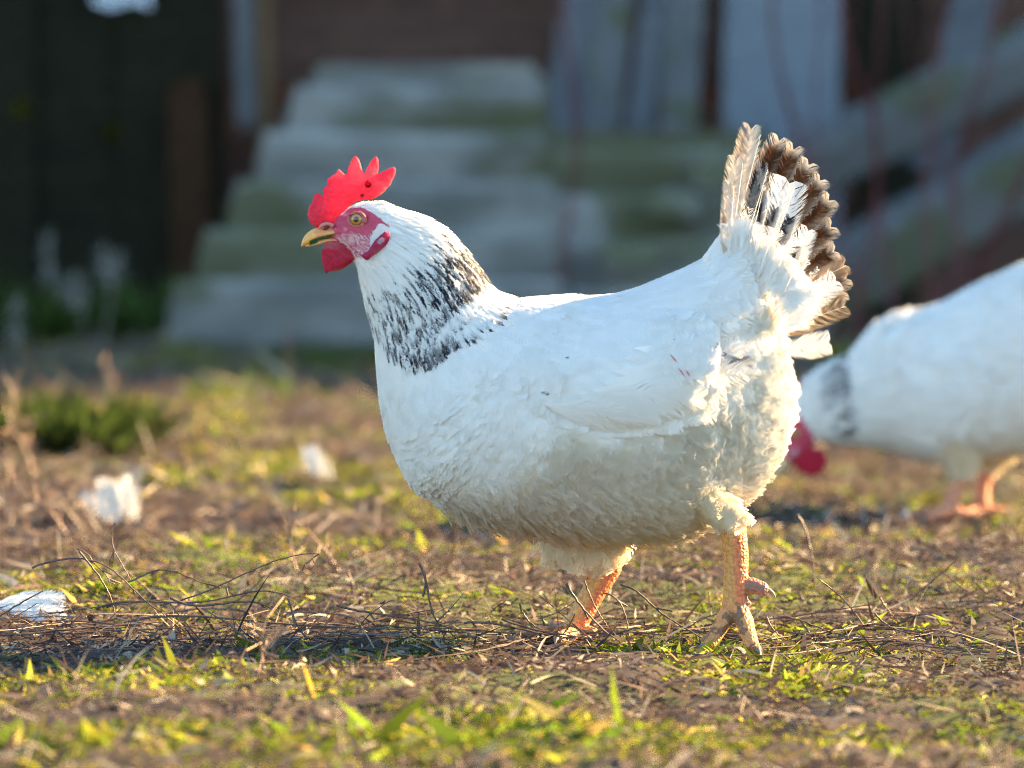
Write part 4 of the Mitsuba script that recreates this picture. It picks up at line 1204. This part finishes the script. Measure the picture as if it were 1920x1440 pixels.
# saddle feathers running up on to the tail, both sides
Pp, Nn, Dd, px, a, b = hen.sample(1500, band(RX, 1330, 1380) * (PXy < 640) * (1 - band(PXy, 600, 640)), r)
L = r.uniform(0.024, 0.038, len(Pp))
p2 = feathers(Pp, Nn, Dd * 0.4 + np.array([0.55, 0, 0.55]), L, L * 0.5, 0.12, 0.08, 12, r, 'round', color=white_col, jit=0.12)
n = 260
t = r.random(n)
rx, ry = np.interp(t, [0, 0.3, 0.65, 1], [1378, 1404, 1442, 1476]) + r.normal(0, 7, n), np.interp(t, [0, 0.3, 0.65, 1], [492, 502, 545, 604]) + r.normal(0, 16, n)
roots = np.array([at(x, y, -0.040 - 0.014 * q) for x, y, q in zip(rx, ry, t)])
an = np.radians(np.interp(t, [0, 0.5, 1], [86, 58, 30]) + r.normal(0, 10, n))
L = r.uniform(0.014, 0.030, n)
p3 = feathers(roots, np.tile([0.1, -1.0, 0.15], (n, 1)), np.stack([np.cos(an), np.full(n, -0.05), np.sin(an)], 1), L, L * 0.6, 0.10, 0.10, 18, r, 'round', color=white_col, barb=0.8, jit=0.15, sweepv=0.9, soft=0.2)
build('saddle_plumes', [p1, p2, p3])
# fine white bristles on the bare face
n = 420
r = np.random.default_rng(9)
bx, by = r.uniform(628, 712, n), r.uniform(420, 486, n)
k = in_poly(np.stack([bx, by], 1), [(630, 440), (660, 432), (690, 440), (706, 426), (716, 424), (722, 440), (706, 452), (694, 470), (688, 486), (664, 482), (640, 462)])
bx, by = bx[k], by[k]
bb = np.array([at(x, y, 0) for x, y in zip(bx, by)])
bb[:, 1] = [skin_y(x, y) - 0.0004 for x, y in zip(bx, by)]
nn = np.tile([0, -1.0, 0], (len(bb), 1))
up = (bx > 694) & (by < 462)
Lb = np.where(up, 0.006, 0.0045) * r.uniform(0.7, 1.3, len(bb))
bris = feathers(bb, nn, np.stack([np.full(len(bb), 0.75), np.full(len(bb), -0.1), r.normal(-0.75, 0.25, len(bb))], 1), Lb, np.where(up, 0.003, 0.0006), 0.10, 0.05, 4, r, 'lance', color=white_col)
build('face_bristles', [bris])
Pe = np.array([(x, y) for x in np.arange(694, 728, 1.6) for y in np.arange(418, 452, 1.6)])
Pe = Pe[in_poly(Pe, [(712, 416), (724, 420), (727, 432), (716, 440), (702, 450), (694, 458), (697, 442), (704, 428)])]
bb = np.array([at(x, y, 0) for x, y in Pe]); bb[:, 1] = [skin_y(x, y) - 0.0008 for x, y in Pe]
ear = feathers(bb, np.tile([0.0, -1.0, 0], (len(bb), 1)), np.tile([0.5, 0, -0.85], (len(bb), 1)), 0.008, 0.003, 0.2, 0.15, 6, r, 'lance', color=white_col)
build('ear_tuft', [ear])

# --- the pecking hen behind
HEN2 = thing('hen', 'white hen pecking at the ground behind, cut off by the right edge', 'hen')
Y2 = 1.30
T2 = [(1467, 858), (1466, 840), (1472, 800), (1482, 760), (1502, 722), (1542, 690), (1584, 668), (1625, 625), (1662, 600), (1752, 572), (1822, 538), (1920, 495), (2010, 470), (2080, 455), (2140, 430), (2190, 440)]
B2 = [(1478, 876), (1492, 866), (1512, 852), (1527, 835), (1538, 828), (1560, 832), (1592, 835), (1640, 842), (1700, 858), (1760, 868), (1830, 862), (1920, 850), (2020, 840), (2110, 800), (2160, 730), (2190, 620)]
W2 = [0.005, 0.010, 0.014, 0.017, 0.020, 0.027, 0.035, 0.048, 0.058, 0.075, 0.082, 0.083, 0.078, 0.068, 0.05, 0.02]
h2 = Hen(HEN2, Y2, T2, B2, W2, 130, 90)
r2 = np.random.default_rng(21)
ny, fy = Y2 - 0.035, Y2 + 0.035
l1 = [at(1790, 800, ny), at(1806, 880, ny), at(1796, 910, ny), at(1780, 955, ny)]
l2 = [at(1890, 800, fy), at(1850, 870, fy), at(1842, 910, fy), at(1840, 955, fy)]
lm = limb(l1, [0.030, 0.011, 0.0085, 0.0085]) + limb(l2, [0.028, 0.012, 0.0085, 0.0085])
toes2 = []
for e, yy in ((l1[-1], ny), (l2[-1], fy)):
    for dx, dy in ((-0.05, -0.004), (-0.03, -0.035), (-0.03, 0.035), (0.025, 0.0)):
        tq = [e, e + [dx * 0.5, dy * 0.5, -0.004], e + [dx, dy, -0.006]]
        for q in tq[1:]:
            q[2] = max(q[2], gh(q[:1], q[1:2])[0] + 0.006)
        toes2.append(tq)
        lm = lm + limb(tq, [0.007, 0.0055, 0.0035])
lmt = lm.refine_to_length(0.005).to_mesh()
lt = trimesh.Trimesh(np.array(lmt.vert_properties[:, :3], float), np.array(lmt.tri_verts), process=True)
trimesh.smoothing.filter_taubin(lt, iterations=8)
bmh = (to_manifold(*grid_mesh(h2.grid)) + to_manifold(lt.vertices, lt.faces)).to_mesh()
v2 = np.array(bmh.vert_properties[:, :3], float)
b2 = trimesh.Trimesh(v2, np.array(bmh.tri_verts), process=True)
v2 = np.array(b2.vertices)
p2 = pix(v2)
c2 = np.where((p2[:, 1] > 884)[:, None] & (p2[:, 0] > 1700)[:, None], np.array([0.58, 0.24, 0.13]), np.array([0.74, 0.70, 0.64]))
c2 = np.where(in_poly(p2, [(1455, 890), (1466, 800), (1486, 770), (1512, 790), (1530, 830), (1520, 870), (1480, 900)])[:, None], np.array([0.50, 0.05, 0.09]), c2)
put('body', ply_n(v2, b2.faces, 'skin', normals=np.array(b2.vertex_normals), color=c2), HEN2)
for tq in toes2:
    d = unit(tq[-1] - tq[-2])
    vv, ff = tube(spline([tq[-1], tq[-1] + d * 0.006, tq[-1] + d * 0.011 - [0, 0, 0.003]], 6), np.linspace(0.003, 0.0006, 6), 6)
    put('claw', ply_n(vv, ff, 'horn', color=np.tile([0.22, 0.17, 0.13], (len(vv), 1)), smooth=True), HEN2)


def flesh2(poly, Y, thick, dm, key, tone):
    v, f, d = inflate([tuple(at(x, y, Y2)[[0, 2]]) for x, y in poly], thick, 0.002, 0.5, dm)
    v[:, 1] += Y
    put(key, ply_n(v, f, 'comb_flesh', smooth=True, color=np.tile(tone, (len(v), 1))), HEN2)


flesh2([(1512, 722), (1490, 712), (1478, 722), (1466, 730), (1472, 745), (1456, 752), (1464, 768), (1446, 780), (1456, 796), (1440, 812), (1452, 824), (1448, 842), (1462, 848), (1474, 838), (1482, 790), (1496, 752)], Y2, 0.004, 0.01, 'comb', COMB_RED)
flesh2([(1500, 842), (1490, 862), (1500, 884), (1520, 892), (1540, 884), (1550, 864), (1544, 846), (1525, 838)], Y2 - 0.012, 0.003, 0.01, 'wattle', (0.62, 0.045, 0.085))
flesh2([(1498, 842), (1486, 862), (1494, 880), (1514, 888), (1536, 880), (1544, 862), (1534, 842)], Y2 + 0.012, 0.003, 0.01, 'wattle', (0.62, 0.045, 0.085))
g = sweep(np.array([at(x, y, Y2)[[0, 2]] for x, y in [(1448, 898), (1452, 880), (1460, 866), (1470, 852)]]), np.array([at(x, y, Y2)[[0, 2]] for x, y in [(1450, 900), (1462, 892), (1474, 884), (1484, 874)]]), [0.001, 0.004, 0.006, 0.008], 20, 20, Y2)
vv, ff = grid_mesh(g)
put('beak', ply_n(vv, ff, 'horn', color=np.tile([0.60, 0.38, 0.2], (len(vv), 1)), smooth=True), HEN2)
for s in (-1, 1):
    m = trimesh.creation.uv_sphere(0.0062, count=[16, 24])
    e0 = at(1490, 812, Y2) + [0, s * 0.0125, 0]
    vv = np.array(m.vertices)
    ca = unit(vv)[:, 1] * s
    put('eye', ply_n(vv + e0, np.array(m.faces), 'eye_wet', smooth=True, color=np.where((ca > 0.92)[:, None], np.array([0.006, 0.006, 0.008]), np.array([0.45, 0.19, 0.04]))), HEN2)
X2, Yp2 = h2.PX[..., 0], h2.PX[..., 1]
R2 = ((h2.PX[:, 0, 0] + h2.PX[:, 45, 0]) / 2)[:, None] * np.ones_like(X2)
Pp, Nn, Dd, px, a, b = h2.sample(1800, band(R2, 1500, 1512) * (1 - band(R2, 1600, 1616)), r2)
L = np.interp(R2[a, b], [1505, 1600], [0.014, 0.034])
d2 = Pp + Dd * (L * 0.7)[:, None] - CAM
tip = np.stack([960 + FPX * d2[:, 0] / (d2 @ FWD), 720 - FPX * (d2 @ UP) / (d2 @ FWD)], -1)
darkw = in_poly(tip, [(1548, 690), (1600, 655), (1618, 650), (1622, 720), (1616, 800), (1590, 822), (1556, 815), (1536, 780), (1536, 720)]) * (r2.random(len(Pp)) < 0.6) * 0.62
n1 = feathers(Pp, Nn, Dd, L, L * 0.24, 0.12, 0.08, 9, r2, 'lance', color=hackle_col, sweepv=0.9)
build('hackle_feathers', [n1], parent=HEN2)
fl2 = np.clip(band(Yp2, 790, 850) * band(X2, 1700, 1780) + band(X2, 2050, 2120), 0, 1)
Pp, Nn, Dd, px, a, b = h2.sample(3200, band(R2, 1598, 1625) * (1 - 0.9 * fl2), r2)
L = 0.028 * r2.uniform(0.8, 1.2, len(Pp))
build('body_feathers', [feathers(Pp, Nn, Dd + np.array([0, 0, -0.12]), L, L * 0.7, 0.11, 0.07, 9, r2, 'round', color=white_col)], parent=HEN2)
Pp, Nn, Dd, px, a, b = h2.sample(1600, fl2 + 0.02, r2)
L = r2.uniform(0.016, 0.026, len(Pp))
fa = feathers(Pp, Nn, Dd + np.array([0.1, 0, -0.45]), L, L * 0.75, 0.28, 0.14, 11, r2, 'down', color=white_col, barb=0.9, jit=0.18)
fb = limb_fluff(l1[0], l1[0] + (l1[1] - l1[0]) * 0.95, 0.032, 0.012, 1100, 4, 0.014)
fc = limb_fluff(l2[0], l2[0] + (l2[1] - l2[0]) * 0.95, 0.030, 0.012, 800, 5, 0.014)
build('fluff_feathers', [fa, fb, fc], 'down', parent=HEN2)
for i in range(10):
    for s in (-1, 1):
        a_, b_ = at(2150 + 3 * i, 470 + 14 * i, Y2 + s * 0.012), at(2190 + 20 * i, 240 + 30 * i, Y2 + s * (0.02 + 0.004 * i))
        v, f, n_, c = feathers(a_[None], np.array([[0.1, -1.0, 0.1]]), (b_ - a_)[None], np.linalg.norm(b_ - a_), 0.024, 0, 0.02, 30, r2, 'quill', color=lambda v, u, rr: np.where((v > 0.3)[..., None], np.array([0.06, 0.04, 0.03]), WHITE), barb=1.6)
        put('tail_feather', ply_n(v, f, 'quill_feather', normals=n_, color=c), HEN2)

# ------------------------------------------------------------------ fallen feathers, leaves, twigs
def fallen(px, py, ln, wd, direction, label, seed, lift=0.5, curl=0.2, normal=(0, -0.6, 1.0), n=1, Y=None, tone=1.0, shape='round', up_=0.004, wisp=0.0):
    r = np.random.default_rng(seed)
    p = on_ground(px, py)
    p = p + [0, 0, up_]
    k = thing('fallen_feather', label, 'feather')
    base = p + r.normal(0, 1, (n, 3)) * [0.006, 0.006, 0.001] * (n > 1)
    d = np.tile(np.array(direction, float), (n, 1)) + r.normal(0, 0.28, (n, 3)) * (np.arange(n) > 0)[:, None]
    s1 = feathers(base, np.tile(normal, (n, 1)), d, ln * r.uniform(0.8, 1.1, n), wd, lift, curl, 38, r, shape, color=lambda v, u, rr: np.broadcast_to(WHITE * tone, v.shape + (3,)), barb=1.1 - 0.7 * wisp, jit=0.15 + 0.3 * wisp, sweepv=0.8 + 0.4 * wisp, nvar=0.05 + 0.1 * wisp, fuzz=0.00015 + 0.002 * wisp)
    t = np.linspace(0, 1, 12)
    N0 = unit(np.array([normal], float)); d0 = unit(d[:1] - N0 * (d[:1] * N0).sum())
    q = base[:1] + d0 * (ln * t)[:, None] + N0 * (ln * (lift * t - curl * t ** 2) + 0.0006)[:, None]
    vv, ff = tube(q, np.linspace(0.0012, 0.0003, 12), 6)
    s2 = (vv, ff, np.array(trimesh.Trimesh(vv, ff, process=False).vertex_normals), np.tile([0.45, 0.40, 0.32], (len(vv), 1)))
    v, f, n_, c = pile([s1, s2])
    scene[k] = ply_n(v, f, 'feather', normals=n_, color=c)


fallen(-8, 1162, 0.060, 0.020, (1.0, -0.1, 0.10), 'white downy fallen feather lying at the left edge beside the twigs', 1, 0.10, 0.16, normal=(0.0, -1.0, 0.75), up_=0.012, wisp=0.9, n=7, shape='lance')
fallen(-20, 1118, 0.034, 0.010, (1.0, -0.3, -0.35), 'small greyish fallen feather with a bent quill at the left edge', 2, 0.2, 0.3, tone=0.7, normal=(0, -1, 0.6), up_=0.022)
fallen(222, 992, 0.050, 0.022, (-0.10, 0.1, 1.0), 'white fallen feather standing upright in the dry stems at the left', 3, 0.0, 0.05, normal=(-0.2, -1.0, 0.1), wisp=0.9, n=7, shape='lance')
fallen(240, 930, 0.032, 0.014, (0.15, 0.1, 1.0), 'smaller white fallen feather just above the upright one', 4, 0.0, 0.05, normal=(0.1, -1.0, 0.1), tone=0.85, wisp=0.9, n=3, shape='lance')
fallen(612, 907, 0.046, 0.022, (-0.5, 0.1, 0.9), 'white fallen feather tilted in the grass left of the breast of the hen', 5, 0.0, 0.12, normal=(-0.2, -1.0, 0.3), wisp=0.9, n=5, shape='lance')
fallen(72, 1030, 0.012, 0.010, (-0.6, 0, 0.4), 'tiny bluish white bit of down near the left edge', 6, 0.2, 0.1, tone=0.8)


def leaf(px, py, ln, wd, direction, col, label, seed, Y=None):
    p = on_ground(px, py)
    vv, ff, cc = ribbons(p[None] + [0, 0, 0.001], np.array([direction], float), np.array([ln]), np.array([wd]), np.array([0.12]), np.array([0.5]), 10, np.array([col]), np.array([col]) * [1.2, 1.15, 1.0])
    k = thing('leaf_blade', label, 'leaf')
    scene[k] = ply_n(vv, ff, 'leaf', color=cc, smooth=True)


leaf(330, 1262, 0.034, 0.0055, (-0.35, 0.1, 1.0), (0.22, 0.24, 0.03), 'bright yellow green grass blade standing in front of the twigs', 1)
leaf(300, 1262, 0.024, 0.005, (-0.1, 0.1, 1.0), (0.30, 0.26, 0.06), 'straw coloured blade just left of the bright yellow green one', 2)
leaf(590, 1310, 0.034, 0.008, (-0.3, -0.1, 1.0), (0.42, 0.30, 0.05), 'yellow leaf standing in the foreground below the twigs', 3)
leaf(105, 1028, 0.022, 0.004, (-1.0, 0, 0.25), (0.42, 0.32, 0.03), 'small yellow blade lying near the left edge', 4)
leaf(1336, 1230, 0.018, 0.004, (0.5, -0.1, 1.0), (0.24, 0.26, 0.03), 'small bright green blade at the front toes of the hen', 5)
leaf(412, 1052, 0.016, 0.006, (0.05, 0, 1.0), (0.26, 0.25, 0.03), 'yellow green leaf at the top of the small bright tuft', 6)

TW = [([(145, 1030), (165, 1040), (178, 1058), (196, 1075), (205, 1100)], 0.0007, 0.02), ([(148, 1033), (185, 1080), (207, 1120), (215, 1150)], 0.0010, 0.0), ([(60, 1065), (100, 1052), (155, 1048), (200, 1062), (240, 1095), (275, 1128), (330, 1160)], 0.0009, 0.01),
      ([(215, 980), (214, 1030), (230, 1060), (245, 1090)], 0.0007, 0.04), ([(240, 1092), (270, 1078), (305, 1068), (345, 1078), (390, 1096), (430, 1100)], 0.0008, 0.05), ([(300, 1135), (370, 1115), (440, 1085), (500, 1058), (598, 1038)], 0.0008, 0.02),
      ([(598, 1038), (570, 1060)], 0.0007, 0.02), ([(180, 1140), (290, 1128), (400, 1126), (470, 1110), (545, 1120)], 0.0010, 0.0), ([(320, 1120), (390, 1135), (450, 1128), (520, 1150)], 0.0012, -0.01), ([(540, 1122), (552, 1160), (570, 1190), (600, 1218)], 0.0010, -0.015),
      ([(240, 1165), (360, 1155), (480, 1165), (620, 1175), (760, 1180)], 0.0012, 0.0), ([(785, 1056), (800, 1095), (806, 1130), (824, 1172)], 0.0012, 0.01), ([(820, 1165), (845, 1140), (868, 1114)], 0.0007, 0.01), ([(630, 1135), (700, 1150), (770, 1160), (850, 1180)], 0.0011, 0.0),
      ([(870, 1168), (940, 1172), (1000, 1185), (1080, 1195)], 0.0011, 0.0), ([(975, 1132), (992, 1165), (1040, 1190), (1090, 1205)], 0.0008, -0.012), ([(1062, 1095), (1085, 1130), (1110, 1160), (1150, 1195), (1175, 1212)], 0.0011, -0.01), ([(1096, 1088), (1110, 1125), (1140, 1175)], 0.0007, 0.0),
      ([(1130, 1112), (1165, 1135), (1175, 1165), (1182, 1200)], 0.0008, 0.02), ([(1163, 1096), (1195, 1110), (1235, 1145), (1280, 1175), (1330, 1205)], 0.0010, -0.02), ([(1010, 1160), (1060, 1140), (1110, 1100)], 0.0006, 0.06), ([(940, 1160), (1000, 1180), (1070, 1192), (1170, 1215)], 0.0010, -0.02),
      ([(1460, 1156), (1490, 1160), (1530, 1175), (1580, 1190)], 0.0009, 0.0), ([(1437, 1155), (1450, 1180), (1475, 1200)], 0.0008, 0.0), ([(1640, 1150), (1680, 1180), (1730, 1190), (1790, 1195)], 0.0009, 0.02), ([(1495, 965), (1515, 1010), (1525, 1065), (1530, 1110)], 0.0012, 0.30),
      ([(1650, 1120), (1670, 1150), (1690, 1170)], 0.0008, 0.10), ([(1350, 1190), (1450, 1205), (1560, 1195), (1680, 1205)], 0.0010, 0.0), ([(1200, 1190), (1290, 1182), (1380, 1192)], 0.0010, 0.02), ([(1270, 1190), (1310, 1165), (1350, 1150)], 0.0006, 0.02)]
TWL = ['twig bent like an arch at the far left, above the white feather',
       'straight twig crossing the arched twig at the far left',
       'long twig arching from the left edge down into the tangle',
       'hair thin twig rising highest, beside the upright white feather',
       'low arched twig between the bright tuft and the tangle',
       'long twig rising right to a tip below the breast of the hen',
       'short side twig hanging from the tip of the long rising twig',
       'long flat twig above the tangle, near the white downy feather',
       'thick twig lying slightly tilted at the left of the tangle',
       'twig hooked downwards in front of the tangle, left of centre',
       'longest flat twig along the front of the tangle',
       'dark upright twig standing alone under the breast of the hen',
       'thin twig leaning right at the foot of the dark upright twig',
       'flat twig just left of the dark upright twig',
       'flat twig ending at the slanted leg of the hen',
       'thin twig sloping down to the slanted leg of the hen',
       'forked twig crossing in front of the slanted leg',
       'thin steep twig touching the slanted leg',
       'thin twig hooked behind the slanted leg',
       'long twig sloping down from the slanted leg to the upright leg',
       'thin twig sloping up behind the slanted leg',
       'twig lying flat across the foot of the slanted leg',
       'twig sloping down right of the upright leg',
       'short steep twig just right of the upright leg',
       'thin twig low near the right edge, in front of the second hen',
       'tall thin blurred twig right of the tail fluff',
       'short blurred twig standing right of the upright leg, farther back',
       'long flat twig under the toes of the upright leg',
       'flat twig between the two legs',
       'thin twig rising to the heel of the upright leg']
for i, (pts, rad, Y) in enumerate(TW):
    p = np.array([at(x, y, Y) for x, y in pts])
    floor_ = gh(p[:, 0], p[:, 1]) + 0.002
    p[:, 2] = np.maximum(p[:, 2], floor_)
    q = spline(p, 26)
    q = q + np.random.default_rng(i).normal(0, 0.00018, q.shape)
    k = thing('twig', TWL[i], 'twig', 'prominent dry twigs')
    parts = [tube(q, rad * np.linspace(1.0, 0.55, 26), 6)]
    rr = np.random.default_rng(100 + i)
    for _ in range(rr.integers(1, 4)):
        j = rr.integers(6, 24)
        d = unit(q[min(j + 1, 25)] - q[j]) + rr.normal(0, 0.7, 3)
        parts.append(tube(spline([q[j], q[j] + unit(d) * rr.uniform(0.003, 0.014)], 5), np.linspace(rad * 0.8, rad * 0.9, 5), 5))
    scene[k] = ply_n(*join(parts), 'bark', smooth=True)
r = np.random.default_rng(77)
for i in range(120):
    x = r.uniform(-0.47, 0.47)
    y = r.normal(-0.005 + 0.02 * math.sin(x * 9), 0.028) if i < 85 else r.uniform(-0.2, 0.3)
    az = r.normal(0, 0.45) + (np.pi if r.random() < 0.5 else 0)
    ln = r.uniform(0.04, 0.16)
    el = abs(r.normal(0, 0.08)) if r.random() < 0.8 else r.uniform(0.2, 0.9)
    if el > 0.25:
        ln *= 0.4
    t = np.linspace(-0.5, 0.5, 14)
    sx, sy = np.cos(az) * np.cos(el), np.sin(az) * np.cos(el)
    cv = r.normal(0, 0.06)
    q = np.stack([x + sx * ln * t - sy * cv * t ** 2, y + sy * ln * t + sx * cv * t ** 2, np.zeros(14)], 1)
    g_ = gh(q[:, 0], q[:, 1])
    q[:, 2] = np.maximum(g_.max() * 0.6 + g_ * 0.4 + 0.001 + r.uniform(0, 0.008) + np.sin(el) * ln * (t + 0.5) + r.normal(0, 0.0002, 14), g_ * 0.5 + g_.max() * 0.5 + 0.0006)
    k = thing('loose_twig', 'thin brown dry twig lying among others in the litter', 'twig', 'loose dry twigs')
    rad = r.uniform(0.0004, 0.0009)
    scene[k] = ply_n(*tube(q, rad * np.linspace(1.2, 0.7, 14), 5), 'bark', smooth=True)
# dry upright stems, out of focus
def stem(pts, Y, rad, label):
    p = np.array([at(x, y, Y) for x, y in pts])
    p[0, 2] = gh(p[:1, 0], p[:1, 1])[0]
    k = thing('dead_stalk', label, 'dry stalk')
    q = spline(p, 24)
    parts = [tube(q, rad * np.linspace(1.1, 0.6, 24), 6)]
    rr = np.random.default_rng(int(pts[0][0]))
    for _ in range(14):
        j = rr.integers(4, 23)
        d = rr.normal(0, 1, 3) + [0, 0, 0.8]
        parts.append(tube(spline([q[j], q[j] + unit(d) * rr.uniform(0.01, 0.03)], 4), rad * 0.55, 4))
    scene[k] = ply_n(*join(parts), 'stalk_bark', smooth=True)


scene['stalk_bark'] = {'type': 'twosided', 'bsdf': {'type': 'principled', 'base_color': mikit.proc(lambda p, n, uv: mix((0.16, 0.085, 0.05), (0.34, 0.22, 0.13), noise(p.x * 90, p.y * 90, p.z * 60))), 'roughness': 0.45, 'specular': 0.5}}
for pts, Y, rad, lab in (([(30, 915), (15, 830), (25, 760), (5, 700)], 1.5, 0.0016, 'branching dry brown stem at the left edge, nearest to the edge'), ([(60, 905), (45, 840), (20, 790), (10, 740)], 1.6, 0.0016, 'branching dry brown stem leaning left at the left edge'),
                         ([(70, 910), (55, 850), (60, 800), (95, 770)], 1.7, 0.0015, 'branching dry brown stem bent right beside the dark green tuft'), ([(130, 1000), (95, 960), (55, 930), (20, 915)], 0.9, 0.0014, 'dry stem arching low to the left edge'),
                         ([(205, 760), (200, 700), (195, 680)], 2.9, 0.003, 'reddish dry stalk far back near the shade'), ([(560, 1080), (545, 1010), (548, 980)], 0.5, 0.0012, 'pale dry stem behind the long bent twig'), ([(640, 1060), (600, 1020), (570, 990)], 0.5, 0.0012, 'pale dry stem leaning left behind the twigs'),
                         ([(500, 1300), (492, 1240), (503, 1150)], -0.32, 0.0012, 'pale dry stem standing blurred in front of the twigs')):
    stem(pts, Y, rad, lab)
